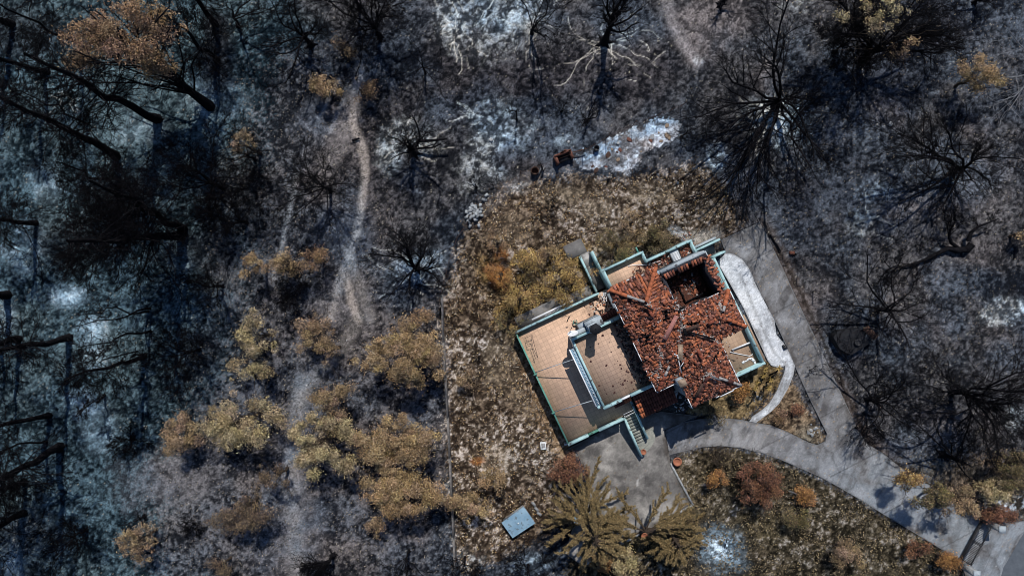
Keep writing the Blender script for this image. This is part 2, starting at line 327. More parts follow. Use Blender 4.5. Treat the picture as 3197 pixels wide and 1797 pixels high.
    col = lerp(col, se * sstep(.58,.68, nf*.65+n1*.35) * sstep(.42,.6,n3)*.75, A(.30,.27,.245))
    col = lerp(col, blob(1660,1360,90,60)*.5 + blob(1900,1330,120,60)*.35, tone((.035,.027,.013),(.14,.105,.05)))
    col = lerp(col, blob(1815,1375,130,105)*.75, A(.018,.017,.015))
    # the islands between house and drive
    isl = poly([(1690,1035),(1780,960),(1900,900),(1960,925),(1975,960),(1870,1060),(1770,1045)], 6)
    col = lerp(col, isl, tone((.06,.042,.021),(.21,.15,.078),.36,.68))
    isl2 = poly([(1880,1065),(1985,960),(2010,990),(2085,1110),(2055,1125)], 6)
    col = lerp(col, isl2, tone((.030,.022,.016),(.20,.15,.10),.38,.66))
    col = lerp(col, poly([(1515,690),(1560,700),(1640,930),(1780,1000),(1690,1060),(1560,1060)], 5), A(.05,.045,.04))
    # verge along the east drive
    col = lerp(col, stroke([(1925,560),(1990,700),(2060,850),(2130,1010),(2180,1110),(2280,1190)], 16)*.35, A(.15,.120,.105)); col = lerp(col, stroke([(1919,552),(1990,690),(2060,830),(2130,990),(2175,1090),(2215,1140),(2330,1215)], 5, 5)*.8, A(.022,.018,.016))
    col = lerp(col, poly([(2240,1170),(2330,1180),(2576,1150),(2600,1330),(2480,1310)], 30)*.8, tone((.035,.026,.018),(.17,.125,.085)))
    col = lerp(col, blob(2520,1270,60,22)*sstep(.45,.6,nf)*.8, A(.5,.5,.5))
    # tracks
    for pts, wd, k, c_ in [([(905,165),(895,250),(885,310),(910,360),(918,430),(910,520),(890,600),(868,680),(880,740),(900,800)], 10, .75, (.29,.265,.25)),
        ([(880,640),(850,720),(830,800)], 9, .5, (.30,.29,.29)), ([(868,600),(895,690),(930,800)], 12, .4, (.26,.25,.25)),
        ([(745,440),(735,500),(715,590),(690,700)], 6, .55, (.27,.26,.26)), ([(850,200),(800,300)], 5, .45, (.3,.3,.31)),
        ([(865,250),(830,330)], 5, .4, (.3,.3,.31)), ([(905,200),(860,350),(820,420)], 22, .35, (.25,.24,.25)),
        ([(760,960),(745,1080),(730,1200),(740,1320),(745,1460)], 19, .5, (.225,.225,.235)), ([(900,800),(860,880),(790,950),(755,1010)], 16, .35, (.22,.21,.205)), ([(1675,0),(1692,60),(1722,110),(1755,155)], 12, .38, (.33,.32,.34)),
        ([(1180,560),(1310,455),(1470,395),(1600,330),(1715,290)], 12, .35, (.13,.12,.12)),
        ([(1690,575),(1720,590),(1735,615)], 9, .9, (.42,.42,.42)), ([(1740,600),(1800,590)], 16, .6, (.36,.33,.29))]:
        col = lerp(col, stroke(pts, wd)*k, A(*c_))
    # white ash
    ash = poly([at_px('R4',*q) for q in [(870,1110),(960,1015),(1130,965),(1280,880),(1450,815),(1640,800),(1665,880),(1600,960),(1500,1010),(1380,1060),(1330,1130),(1240,1210),(1170,1180),(1100,1140),(1000,1150)]], 18, .12)
    ash = ash * sstep(.30,.44, n3*.5+n1*.5)
    low_ = sstep(-8, 12, py - (408-(px-1480)*.46)); col = lerp(col, ash*(.5+.5*sstep(.35,.55,n1)), A(.29,.35,.41)*(1-low_[...,None]) + A(.44,.41,.41)*low_[...,None]); col = lerp(col, ash*sstep(.53,.62,nf*.6+n1*.4)*.55, A(.58,.60,.62)); col = lerp(col, ash*sstep(.47,.40,nf*.5+n1*.5)*.75, A(.10,.085,.080)); col = lerp(col, ash*low_*sstep(.55,.68,n3)*.8, A(.06,.052,.05))
    for cx, cy, rx, ry, k in [(1170,60,75,75,.55),(1120,30,50,50,.5),(1250,50,70,60,.5),(1330,30,80,50,.55),(1340,70,30,25,.9),(1250,110,110,60,.35),(1040,345,75,60,.55),(985,390,40,50,.4),(1010,680,70,40,.5),(1100,650,35,35,.6),(1000,345,40,40,.4),
        (1290,350,90,40,.45),(1420,350,70,30,.4),(1230,360,60,40,.5),(1190,470,40,30,.4),(1240,290,70,60,.45),(1200,420,50,40,.55),(1260,440,50,25,.5),(1340,320,70,40,.35),(1300,470,40,20,.35),(1968,296,48,42,1.3),(1968,296,34,30,1.3),(1975,320,80,70,.5),(1800,400,30,45,.85),(1905,300,60,50,.3),(2530,780,60,28,.9),(2500,795,50,24,.8),(2200,480,80,45,.45),(2160,560,60,40,.4),(2560,1050,30,40,.7),(2400,440,25,22,.8),(2010,15,60,30,.4),(1330,1420,70,30,.5),(1180,1400,40,40,.45),(1757,150,14,12,.9),(2040,1075,14,12,.7)]:
        m_ = blob(cx, cy, rx, ry) * k
        cc = A(.40,.47,.53) if cx != 1340 else A(.5,.42,.34)
        col = lerp(col, m_ * (.05 + .62*sstep(.47,.66, nf*.45+n1*.55)), cc); col = lerp(col, np.clip(m_*1.2,0,1) * vein * .85 * sstep(.36,.56,n1), A(.60,.64,.64))
    m_ = blob(1815,1378,78,70,0,.7); col = lerp(col, m_*(.25+.75*sstep(.40,.62,nf*.5+n1*.5)), A(.22,.31,.39)); m_ = blob(1812,1375,42,38,0,1.1); col = lerp(col, m_*sstep(.44,.60,nf*.5+n1*.5)*.9, A(.50,.60,.68))
    rr = random.Random(8)                              # burnt-out roots left as lines of white ash
    for cx, cy, n_, L0 in [(1520,110,9,150),(1340,70,6,110),(1965,300,9,110),(1040,380,6,90),(1045,680,8,110),(2200,560,5,70),(30,1385,2,120),(1160,60,8,110),(140,240,2,90),(1180,300,5,60),(2530,780,4,60)]:
        for i in range(n_*2):
            a = rr.uniform(0, 6.28); x, y = cx + rr.uniform(-15,15), cy + rr.uniform(-15,15); pts = [(x, y)]; Lk = L0*rr.uniform(.4,1.2)
            for k in range(9):
                a += rr.uniform(-.5, .5); x += math.cos(a)*Lk/9*rr.uniform(.6,1.5); y += math.sin(a)*Lk/9; pts.append((x, y))
            ps = np.array(pts); x0_, x1_ = ps[:,0].min()-8, ps[:,0].max()+8; y0_, y1_ = ps[:,1].min()-8, ps[:,1].max()+8
            cx0, cx1 = np.searchsorted(xs, [(x0_-1288)*M, (x1_-1288)*M]); cy0, cy1 = np.searchsorted(ys, [(724-y1_)*M, (724-y0_)*M]); sl = (slice(cy0, cy1), slice(cx0, cx1))
            if cy1-cy0 < 2 or cx1-cx0 < 2: continue
            dd = segdist(px[sl] + wx[sl]*12 + (nf[sl]-.5)*3, py[sl] + wy[sl]*12, pts); wd_ = rr.uniform(.7,1.7)
            col[sl] = lerp(col[sl], (1 - sstep(.4, wd_+.5, dd)) * sstep(.36,.52,n1[sl]) * rr.uniform(.35,.8), A(.50,.49,.45))
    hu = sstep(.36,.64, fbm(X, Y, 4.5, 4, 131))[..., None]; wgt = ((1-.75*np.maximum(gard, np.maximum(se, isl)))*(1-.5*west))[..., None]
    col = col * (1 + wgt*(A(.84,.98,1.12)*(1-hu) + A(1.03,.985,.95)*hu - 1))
    # specks of pale stone, ash flake and brown leaf
    col = col * (.66 + .5*nw[..., None] + .62*(nf[..., None]-.42)); q = np.random.RandomState(9).rand(*X.shape)
    spk = (q > .9925) * sstep(.35, .6, n3); col = lerp(col, spk*.5, A(.42,.38,.30)); col = col * (1 - .55*((q < .03)[..., None]))
    z = -.12 + .10*n3 + .09*(n1-.5) + .17*(nf-.5) + .025*(nw-.5)
    flat = np.zeros(X.shape)
    for P in (DRIVE, FORE, GRAV): flat = np.maximum(flat, inpoly(X, Y, P))
    z = np.where(flat > 0, -.2, np.minimum(z, -.005))
    # ash heap and root mound
    z = z + .35*np.exp(-((px-1965)**2+(py-295)**2)/(2*28**2)) * (.6+.8*n1) + .25*np.exp(-((px-1345)**2+(py-70)**2)/(2*18**2))
    fo = np.maximum(np.abs(X)-44, np.abs(Y)-25.5); ff_ = sstep(.0, 4, fo)[..., None]; fc_ = A(.028,.028,.032) + A(.05,.048,.05)*sstep(.35,.68,.5*n8+.5*n3)[..., None]
    col = col*(1-ff_) + fc_*ff_; z = np.where(fo > 0, np.minimum(-.05, -.12+.1*n3), z)
    ny, nx = X.shape; i = np.arange(ny*nx).reshape(ny, nx)
    f = np.stack([i[:-1,:-1], i[:-1,1:], i[1:,1:], i[1:,:-1]], -1).reshape(-1, 4)
    m = bpy.data.materials.new('burnt_ground'); m.use_nodes = True; t = m.node_tree; b = t.nodes['Principled BSDF']
    a = t.nodes.new('ShaderNodeAttribute'); a.attribute_name = 'tint'; no = t.nodes.new('ShaderNodeTexNoise'); no.inputs['Scale'].default_value = 7; no.inputs['Detail'].default_value = 6; no.inputs['Roughness'].default_value = .75
    tc = t.nodes.new('ShaderNodeTexCoord'); t.links.new(tc.outputs['Object'], no.inputs['Vector'])
    mr = t.nodes.new('ShaderNodeMapRange'); mr.inputs[1].default_value = .3; mr.inputs[2].default_value = .7; mr.inputs[3].default_value = .32; mr.inputs[4].default_value = 1.72
    t.links.new(no.outputs[0], mr.inputs[0]); mx = t.nodes.new('ShaderNodeVectorMath'); mx.operation = 'MULTIPLY'
    t.links.new(a.outputs['Color'], mx.inputs[0]); t.links.new(mr.outputs[0], mx.inputs[1]); t.links.new(mx.outputs[0], b.inputs['Base Color'])
    b.inputs['Roughness'].default_value = 1; b.inputs['Specular IOR Level'].default_value = .05
    mb = MB(); mb.v = [np.c_[X.ravel(), Y.ravel(), z.ravel()]]; mb.f = [f]; mb.c = [col.reshape(-1, 3)]; mb.n = X.size
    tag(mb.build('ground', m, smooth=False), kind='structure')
def at_px(v, x, y):
    ox, oy, f = V[v]; return ((ox + x/f) * .80576, (oy + y/f) * .80576)
build_ground()
def sheet(name, P, z, paint, m, h=.085):
    """slab with a finely divided, stained top"""
    P = np.array(P); xs = np.arange(P[:,0].min()-h, P[:,0].max()+2*h, h); ys = np.arange(P[:,1].min()-h, P[:,1].max()+2*h, h)
    X, Y = np.meshgrid(xs, ys); k = inpoly(X, Y, P); k[0] = k[-1] = False; dd = segdist(X, Y, np.vstack([P, P[:1]])); px = X/M+1288; py = 724-Y/M
    col = paint(X, Y, px, py, dd); c4 = k[:-1,:-1] & k[1:,:-1] & k[1:,1:] & k[:-1,1:]; i = np.arange(X.size).reshape(X.shape)
    f = np.stack([i[:-1,:-1], i[:-1,1:], i[1:,1:], i[1:,:-1]], -1)[c4]; us = np.unique(f); mp = np.full(X.size, -1); mp[us] = np.arange(len(us))
    mb = MB(); mb.add(np.c_[X.ravel()[us], Y.ravel()[us], np.full(len(us), z)], mp[f]); mb.c = [col.reshape(-1,3)[us]]
    ec = col[k].mean(0)*.8; mb.prism(P, -.25, z-.006, ec)
    return tag(mb.build(name, m), kind='structure')
MT['slab'] = mat('stained_concrete', (.8,.8,.8), (1.12,1.12,1.12), 14, 6, .9, .25, 30, tint=True)
def C3(*c): return np.array(c)[None, None, :]
def mixc(c, m, col): return c*(1-m[...,None]) + np.asarray(col)*m[...,None]
def paint_drive(X, Y, px, py, dd):
    n6 = fbm(X, Y, 5, 4, 201); n2 = fbm(X, Y, 1.4, 5, 211, .62); n0 = fbm(X, Y, .3, 4, 221, .65); 
    c = mixc(np.broadcast_to(C3(.098,.094,.094), X.shape+(3,)), sstep(.32,.72,.45*n6+.35*n2+.2*n0), C3(.195,.196,.205))
    lowr = sstep(1020, 1300, py + .35*(px-2100)); c = mixc(c, lowr*.75*sstep(.3,.6,n2), C3(.205,.235,.265))
    c = mixc(c, (1-sstep(60,130,np.hypot(px-1850,(py-1090)*1.6)))*sstep(.38,.55,n2)*.7, C3(.24,.235,.235))
    c = mixc(c, sstep(.60,.70,n2)*.45, C3(.27,.275,.29)); c = mixc(c, sstep(.38,.28,n2)*.5, C3(.040,.038,.042))
    sd_ = fbm((X*.42+Y*.9)*.35, (X*.9-Y*.42)*2.2, .9, 4, 231); c = mixc(c, sstep(.56,.70,sd_)*.35, C3(.25,.26,.28)); c = mixc(c, sstep(.42,.30,sd_)*.35, C3(.05,.048,.05))
    ck = (1-np.abs(2*fbm(X+.6*n2, Y+.6*n2, 3.2, 3, 241, .5)-1))**46; c = mixc(c, np.clip(ck,0,1)*.6, C3(.03,.028,.028))
    q = X*.46 - Y*.89; jn = np.abs(((q/4.6) % 1) - .5)*4.6; c = mixc(c, (1-sstep(.02,.075,jn+ (n0-.5)*.05))*.55, C3(.035,.034,.036))
    c = mixc(c, (1-sstep(.03,.32,dd + (n2-.5)*.6 + (n0-.5)*.3))*.4, C3(.060,.048,.040)); nw = np.random.RandomState(77).rand(*X.shape)
    ed = (nw > .988) & (dd < 1.1); c = mixc(c, ed*.7, C3(.26,.19,.11)); c = mixc(c, (np.random.RandomState(78).rand(*X.shape) > .9975)*.6, C3(.4,.4,.4))
    return c * (.86+.28*nw[...,None]) * (.84+.32*n0[...,None])
def paint_fore(X, Y, px, py, dd):
    n6 = fbm(X, Y, 3, 4, 301); n2 = fbm(X, Y, 1.1, 5, 311, .62); n0 = fbm(X, Y, .3, 4, 321, .65)
    c = mixc(np.broadcast_to(C3(.095,.090,.087), X.shape+(3,)), sstep(.33,.70,.4*n6+.4*n2+.2*n0), C3(.200,.190,.180))
    c = mixc(c, sstep(.56,.68,n2*.6+n6*.4)*.6, C3(.33,.315,.295)); c = mixc(c, sstep(.42,.30,n2)*.5, C3(.045,.042,.042))
    rg = np.abs(np.hypot(X-at('R2',1030,800)[0], Y-at('R2',1030,800)[1]) - .55); c = mixc(c, (1-sstep(.02,.12,rg))*sstep(.42,.55,n2)*.6, C3(.42,.41,.40))
    c = mixc(c, (1-sstep(.02,.4,dd+(n2-.5)*.7))*.65, C3(.055,.045,.038)); nw = np.random.RandomState(79).rand(*X.shape)
    c = mixc(c, (np.random.RandomState(80).rand(*X.shape) > .995)*.6, C3(.16,.10,.05))
    return c * (.86+.28*nw[...,None]) * (.84+.32*n0[...,None])
def paint_grav(X, Y, px, py, dd):
    n2 = fbm(X, Y, 1.3, 5, 411, .62); n0 = fbm(X, Y, .22, 3, 421, .7); nw = np.random.RandomState(81).rand(*X.shape)
    c = mixc(np.broadcast_to(C3(.34,.36,.39), X.shape+(3,)), sstep(.3,.65,.5*n2+.5*n0), C3(.53,.555,.59))
    c = mixc(c, sstep(.60,.70,n2)*.4, C3(.62,.63,.64)); c = mixc(c, sstep(.40,.30,n2)*.4, C3(.17,.175,.18)); c = mixc(c, (1-sstep(.02,.22,dd+(n2-.5)*.5))*.6, C3(.16,.15,.145))
    mid = segdist(px, py, [(1862,690),(1890,760),(1925,840),(1950,890),(1985,925),(1975,970),(1935,1030)]); c = mixc(c, (1-sstep(1.5,5,mid+(n0-.5)*5))*.5, C3(.19,.195,.20))
    c = mixc(c, (np.random.RandomState(82).rand(*X.shape) > .992)*.7, C3(.10,.06,.045)); return c * (.78+.44*nw[...,None])
sheet('driveway', DRIVE, .03, paint_drive, MT['slab']); sheet('forecourt', FORE, .036, paint_fore, MT['slab']); sheet('gravel_path', GRAV, .024, paint_grav, MT['slab'])
ROAD = [at('R3', *q)[:2] for q in [(1545,1188),(1750,1000),(2300,1600),(1900,2200),(1380,1800),(1395,1500),(1420,1400),(1450,1350),(1490,1280)]]
tag(MB().prism(ROAD, -.25, .042).build('road', MT['asph']), kind='structure')
mb = MB()
for p, q, wd in [(('R2',1215,660),('R2',1370,950),.16),(('R2',1370,950),('R2',1180,1055),.14),(('R2',1000,1150),('R2',600,1375),.14)]:
    P, Q = at(*p), at(*q); P[2] = Q[2] = .06; mb.bar(P, Q, wd, .16)
tag(mb.build('kerb', MT['stone']), kind='structure')

# ------------------------------------------------------------------ the villa
villa = empty('villa', O, 'burnt-out villa with collapsed red tile roof, pale blue-green walls and tiled terraces', 'house', rz=T)
def hbox(mb, a0, b0, a1, b1, z0, z1, c=None): return mb.box((a0, -b0, z0), (a1, -b1, z1), c)
def wall(name, a0, b0, a1, b1, z0, z1, t=.16, m='aqua', cap=True, parent=villa):
    """upright wall along one house axis with a slightly wider coping"""
    mb = MB()
    if abs(b1-b0) < abs(a1-a0): A0, B0, A1, B1 = min(a0,a1), b0-t/2, max(a0,a1), b0+t/2
    else: A0, B0, A1, B1 = a0-t/2, min(b0,b1), a0+t/2, max(b0,b1)
    hbox(mb, A0, B0, A1, B1, z0, z1 - (.05 if cap else 0))
    if cap: hbox(mb, A0-.015, B0-.015, A1+.015, B1+.015, z1-.05, z1)
    return mb.build(name, MT[m], parent)
# lower terrace: floor slab on its plinth
mb = MB(); hbox(mb, .06, .06, 5.78, 9.6, -.3, 1.30); hbox(mb, 5.78, .06, 8.0, 7.8, -.3, 1.297)
mb.build('terrace_floor', MT['terr'], villa)
mb = MB(); hbox(mb, .0, .0, .06, 9.6, -.3, 1.2); hbox(mb, 0, -.02, 7.2, .06, -.3, 1.2); hbox(mb, 0, 9.6, 4.75, 9.66, -.3, 1.2)
mb.build('plinth', MT['plaster'], villa)
wall('parapet', .0, .02, 7.16, .02, 1.2, 1.92, .13)
wall('parapet', .02, .12, .02, 9.56, 1.2, 1.78, .10, 'green')
wall('parapet', .0, 9.66, 1.72, 9.66, 1.2, 1.92, .16)
wall('parapet', 2.62, 9.66, 4.72, 9.66, 1.2, 1.92, .16)
g = wall('gate_panel', 1.74, 9.64, 2.60, 9.64, 1.2, 1.9, .07, 'green')
mb = MB()                                             # ledge with balusters outside the north parapet
mb.bar(AB(1.6, -.30, .95), AB(5.2, -.30, .95), .14, .10)
for k in range(12): mb.bar(AB(2.7+k*.115, -.16, 1.0), AB(2.7+k*.115, -.16, 1.5), .05)
mb.build('ledge', MT['white'], villa)
for b in (3.6, 6.9): MB().bar(AB(.02, b, 1.7), AB(.02, b, 2.0), .10, .3).build('parapet_post', MT['green'], villa)
# upper terrace
mb = MB(); hbox(mb, 3.72, 2.2, 7.95, 7.7, 1.30, 3.6); mb.build('upper_terrace_floor', MT['terr3'], villa)
mb = MB(); hbox(mb, 3.60, 2.1, 3.72, 7.8, 1.297, 3.55); hbox(mb, 3.72, 2.1, 7.7, 2.2, 1.297, 3.55); hbox(mb, 3.72, 7.7, 7.95, 7.8, 1.297, 3.55)
mb.build('upper_wall', MT['plaster'], villa)
wall('parapet', 3.6, 2.16, 7.72, 2.16, 3.55, 4.2, .15)
wall('parapet', 3.66, 2.28, 3.66, 7.66, 3.55, 4.12, .13)
wall('parapet', 3.58, 7.78, 5.05, 7.78, 3.55, 4.2, .16)
wall('parapet', 5.82, 7.78, 7.75, 7.78, 3.55, 4.2, .16)
wall('parapet', 5.08, 7.78, 5.80, 7.78, 3.55, 4.05, .09, 'white')
for b in (3.4, 5.1, 6.6):
    f = MB().bar(AB(3.588, b-.55, 2.45), AB(3.588, b+.55, 2.45), .03, 1.1).build('window', MT['soot'], villa)
    m2 = MB()
    for s_ in (-.58, .58): m2.bar(AB(3.57, b+s_, 1.85), AB(3.57, b+s_, 3.05), .06, .07)
    m2.bar(AB(3.57, b-.6, 3.05), AB(3.57, b+.6, 3.05), .07, .06); m2.build('frame', MT['white'], f)
# awning cassette with slats along the west side of the upper terrace
aw = empty('awning', ABw(3.2, 5.1, 3.9), 'white folded awning rail with slats along the upper terrace edge', 'awning', rz=T)
mb = MB(); mb.bar((-.04, 2.35, 0), (-.04, -2.35, 0), .09, .10); mb.build('front_bar', MT['white'], aw)
for k in range(40): MB().bar((.17, 2.3-k*.118, .05), (.235, 2.3-k*.118-.02, .05), .042, .04).build('slat', MT['white'], aw)
MB().bar((.17, 2.3, -.05), (.17, -2.5, -.05), .40, .05).build('fabric', MT['blue'], aw)
MB().bar((.1, -2.5, -.3), (.1, -2.5, .04), .2, .2).build('end_bracket', MT['aqua'], aw)
for (p, q) in (((3.12, 3.55, 3.85), (.08, 3.45, 1.95)), ((3.12, 6.95, 3.85), (.08, 6.85, 1.95))):
    MB().bar(AB(p[0], p[1]-5.1, p[2]) - np.array((3.2, 0, 3.9)), AB(q[0], q[1]-5.1, q[2]) - np.array((3.2, 0, 3.9)), .05).build('arm', MT['plaster'], aw)
# outdoor chimney on the north wall of the upper terrace
mb = MB(); hbox(mb, 4.55, 1.45, 6.35, 2.05, 1.3, 3.2); hbox(mb, 5.0, 1.4, 6.3, 2.05, 3.2, 4.3); hbox(mb, 5.05, 1.62, 5.75, 2.25, 4.3, 4.9)
hbox(mb, 3.75, 1.72, 5.0, 2.05, 3.2, 3.9); hbox(mb, 5.12, 1.72, 5.62, 2.2, 4.9, 6.2)
mb.build('outdoor_chimney', MT['plaster'], villa)
mb = MB(); cz = AB(5.37, 1.96, 6.2); mb.lathe(cz, [(.05, .28), (.42, .16), (.44, .05), (.30, 0)], 6); mb.build('chimney_cowl', MT['tarp'], villa)
# main body: lower storey, upper walls, burnt room
mb = MB(); hbox(mb, 7.75, .35, 14.9, 6.3, -.3, 3.2); hbox(mb, 9.6, 6.3, 12.8, 9.75, -.3, 3.2); hbox(mb, 8.0, 6.3, 9.6, 7.7, -.3, 3.2)
mb.build('lower_wall', MT['plaster'], villa)
mb = MB()
for a0, b0, a1, b1 in [(7.75,.15,8.0,7.7),(8.0,.15,11.3,.4),(8.0,7.45,9.6,7.7),(9.6,7.7,9.85,9.75),(9.85,9.5,12.8,9.75),(12.55,6.4,12.8,9.5),(12.8,6.15,14.9,6.4),(14.65,3.72,14.9,6.15),(7.75,.1502,7.76,.16)]:
    hbox(mb, a0, b0, a1, b1, 3.2, 5.92)
mb.build('upper_wall', MT['plaster'], villa)
mb = MB()
hbox(mb, 11.38, .42, 14.9, .68, 3.2, 5.95); hbox(mb, 14.55, .68, 14.9, 3.5, 3.2, 5.95); hbox(mb, 11.3, .68, 11.5, 3.5, 3.2, 5.85); hbox(mb, 11.5, 3.5, 14.9, 3.72, 3.2, 5.85)
mb.build('burnt_room_wall', MT['soot'], villa)
mb = MB(); hbox(mb, 11.4, .22, 14.85, .415, 3.2, 6.0); hbox(mb, 14.9, .3, 14.98, 3.6, 2.0, 5.9); mb.build('north_wall', MT['plaster'], villa)
mb = MB(); hbox(mb, 12.3, .684, 13.0, .70, 3.9, 5.0); wn = mb.build('window', MT['plaster'], villa)
mb = MB(); hbox(mb, 12.2, .70, 13.1, .75, 5.0, 5.1); hbox(mb, 13.1, .70, 13.18, .75, 3.9, 5.1); mb.build('frame', MT['aqua'], wn)
for b, wd in ((1.6, .9), (3.6, 1.2), (5.8, 1.2)):
    f = MB().bar(AB(7.735, b-wd/2, 4.5), AB(7.735, b+wd/2, 4.5), .03, 1.9 if wd > 1 else 1.2).build('window', MT['soot'], villa)
    MB().bar(AB(7.70, b-wd/2-.05, 5.5), AB(7.70, b+wd/2+.05, 5.5), .05, .09).build('frame', MT['white'], f)
# north balcony
mb = MB(); hbox(mb, 8.2, -1.38, 11.35, .35, -.3, 2.2); hbox(mb, 11.35, -.62, 15.02, .35, -.3, 2.197); mb.build('balcony_floor', MT['terr'], villa)
wall('parapet', 8.13, -1.55, 8.13, .12, -.3, 2.85, .14)
wall('parapet', 8.24, -1.45, 11.48, -1.45, -.3, 2.85, .13)
wall('parapet', 11.40, -1.35, 11.40, -.60, -.3, 2.85, .12)
wall('parapet', 11.49, -.68, 12.95, -.68, -.3, 2.85, .13)
wall('parapet', 13.15, -.68, 15.19, -.68, -.3, 2.9, .13)
wall('parapet', 15.10, -.58, 15.10, .45, -.3, 2.9, .13)
MB().bar(AB(11.2, -2.0, 2.4), AB(11.2, -1.55, 2.4), .1, .2).build('spout', MT['green'], villa)
# garden passage on the north side
mb = MB(); hbox(mb, 7.32, -3.3, 8.1, -.1, -.2, .14); hbox(mb, 6.35, -4.5, 7.95, -3.3, -.2, .16); mb.build('passage_floor', MT['conc2'], villa)
wall('passage_wall', 8.14, -3.15, 8.14, -1.57, -.2, 1.5, .14)
wall('passage_wall', 7.2, -3.2, 7.2, -.1, -.2, .75, .12)
# north slab and gutter slab
mb = MB(); hbox(mb, .35, -1.0, 4.2, -.05, -.2, .12); hbox(mb, 4.24, -.8, 6.9, -.05, -.2, .10); mb.build('apron_slab', MT['conc2'], villa)
# east side
e4 = loc('H4', 1960, 880, 2.4)
mb = MB(); hbox(mb, 13.0, 6.4, 16.75, 10.4, -.3, 1.7); mb.build('east_terrace_floor', MT['terr2'], villa)
mb = MB()
for k in range(14): hbox(mb, 14.98, 1.2 + k*.372, 16.7, 1.2 + (k+1)*.372, -.3, .5 + .08*k)
mb.build('side_step', MT['step'], villa)
wall('parapet', e4[0]-.35, -1*0+1.35, e4[0]-.35, 10.3, -.3, 2.38, .14)
wall('parapet', 12.8, 10.3, e4[0]-.24, 10.3, -.3, 2.4, .16)
for k in range(16): MB().bar(AB(e4[0]-.55, 1.7+k*.16, 2.2), AB(e4[0]-.41, 1.7+k*.16, 2.2), .05, .08).build('baluster', MT['aqua'], villa)
mb = MB().bar(AB(e4[0]-.24, 6.95, 2.0), AB(e4[0]-.24, 8.2, 2.0), .03, .5)
for k in range(9): mb.bar(AB(e4[0]-.25, 7.0+k*.14, 2.0), AB(e4[0]-.16, 7.0+k*.14, 2.0), .07, .45)
mb.build('vent_grille', MT['frame'], villa)
wall('entry_wall', 15.3, .28, 17.62, .28, -.2, 1.4, .14); wall('entry_wall', 15.3, .05, 17.5, .05, -.2, 1.0, .14, 'plaster')
wall('entry_wall', 16.55, 1.32, 17.6, 1.32, -.2, 1.4, .14)
mb = MB(); hbox(mb, 15.2, .36, 17.3, 1.25, -.2, .10); mb.build('entry_floor', MT['conc2'], villa)
# stairs to the forecourt
st = MB()
for k in range(10): hbox(st, 4.94, 9.62 + .27*k, 5.78, 9.62 + .27*(k+1), -.2, 1.28 - .095*(k+1))
st.build('stair_flight', MT['step'], villa)
mb = MB()
for k in range(10): hbox(mb, 4.94, 9.60 + .27*(k+1), 5.78, 9.622 + .27*(k+1), 1.2 - .095*(k+1), 1.283 - .095*(k+1))
mb.build('stair_edge', MT['soot'], villa)
def slope_wall(a, b0, b1, z0, z1, t=.15):
    mb = MB(); v = []
    for aa in (a-t/2, a+t/2): v += [(aa,-b0,-.2),(aa,-b1,-.2),(aa,-b1,z1),(aa,-b0,z0)]
    mb.add(v, [(0,1,2,3),(7,6,5,4),(0,4,5,1),(1,5,6,2),(2,6,7,3),(3,7,4,0)]); mb.build('stair_wall', MT['aqua'], villa)
slope_wall(4.84, 9.78, 13.3, 1.92, .75); slope_wall(5.87, 8.05, 12.15, 2.0, .95)
for k, (r, z) in enumerate(((1.55, .10), (1.27, .19), (.99, .28))):
    an = np.radians(np.linspace(-90, 12, 18)); P = [(4.95, -12.3)] + [(4.95 + .05 + r*math.cos(q)*1.08, -12.3 + .35 + (r-.5)*math.sin(q)*1.25) for q in an] + [(4.95, -12.0)]
    MB().prism(P, -.2, z + .04).build('round_step', MT['step'], villa)
MB().bar(AB(4.85, 9.5, 2.1), AB(5.8, 9.5, 2.1), .03).bar(AB(4.85, 9.3, 2.1), AB(5.8, 9.3, 2.1), .03).bar(AB(4.9, 9.5, 1.3), AB(4.9, 9.5, 2.1), .03).bar(AB(5.75, 9.5, 1.3), AB(5.75, 9.5, 2.1), .03).build('handrail', MT['white'], villa)

# roofs: barrel tiles laid one by one on boards
TR = random.Random(21); TN = np.random.RandomState(21)
TILEC = [(.31,.105,.055),(.24,.078,.043),(.18,.060,.037),(.35,.135,.075),(.135,.048,.034),(.075,.032,.027),(.29,.125,.092),(.22,.095,.073),(.20,.08,.048)]
def tilec(orange=0):
    c = np.array(TR.choice(TILEC[:4] if orange else TILEC)) * TR.uniform(.75, 1.25)
    if orange: c = np.array((.40,.13,.06)) * TR.uniform(.6,1.15)
    return c
def barrel(mb, c0, along, up, L, r, c, taper=.85, flip=False):
    """one half-round clay tile: centre, axis, upward normal"""
    along = along/np.linalg.norm(along); up = up - along*np.dot(up, along); up /= np.linalg.norm(up); sd = np.cross(along, up)
    an = np.radians(np.linspace(0, 180, 6)); v = []
    for e, k in ((-L/2, 1), (L/2, taper)):
        for q in an: v.append(c0 + along*e + sd*math.cos(q)*r*k + up*math.sin(q)*r*k*(-.8 if flip else .8))
    for e, k in ((-L/2, 1), (L/2, taper)):
        for q in an: v.append(c0 + along*e + sd*math.cos(q)*r*k*.82 + up*(math.sin(q)*r*k*.78)*(-.8 if flip else .8))
    f = [(i, i+1, i+7, i+6) for i in range(5)] + [(i+12, i+18, i+19, i+13) for i in range(5)] + [(i, i+12, i+13, i+1) for i in range(5)] + [(i+6, i+7, i+19, i+18) for i in range(5)]
    mb.add(v, f, c)
SL = .46
BL = [(7.44,-.18,11.2,7.95),(9.27,1.0,13.1,10.1),(8.6,3.42,15.27,6.46)]
def hip(a, b, B): return np.minimum(np.minimum(a-B[0], B[2]-a), np.minimum(b-B[1], B[3]-b))
def rz(a, b):                                          # roof height, nan outside
    h = np.max([hip(a, b, B) for B in BL], 0); return np.where(h >= 0, 6.0 + SL*np.maximum(h, 0), np.nan)
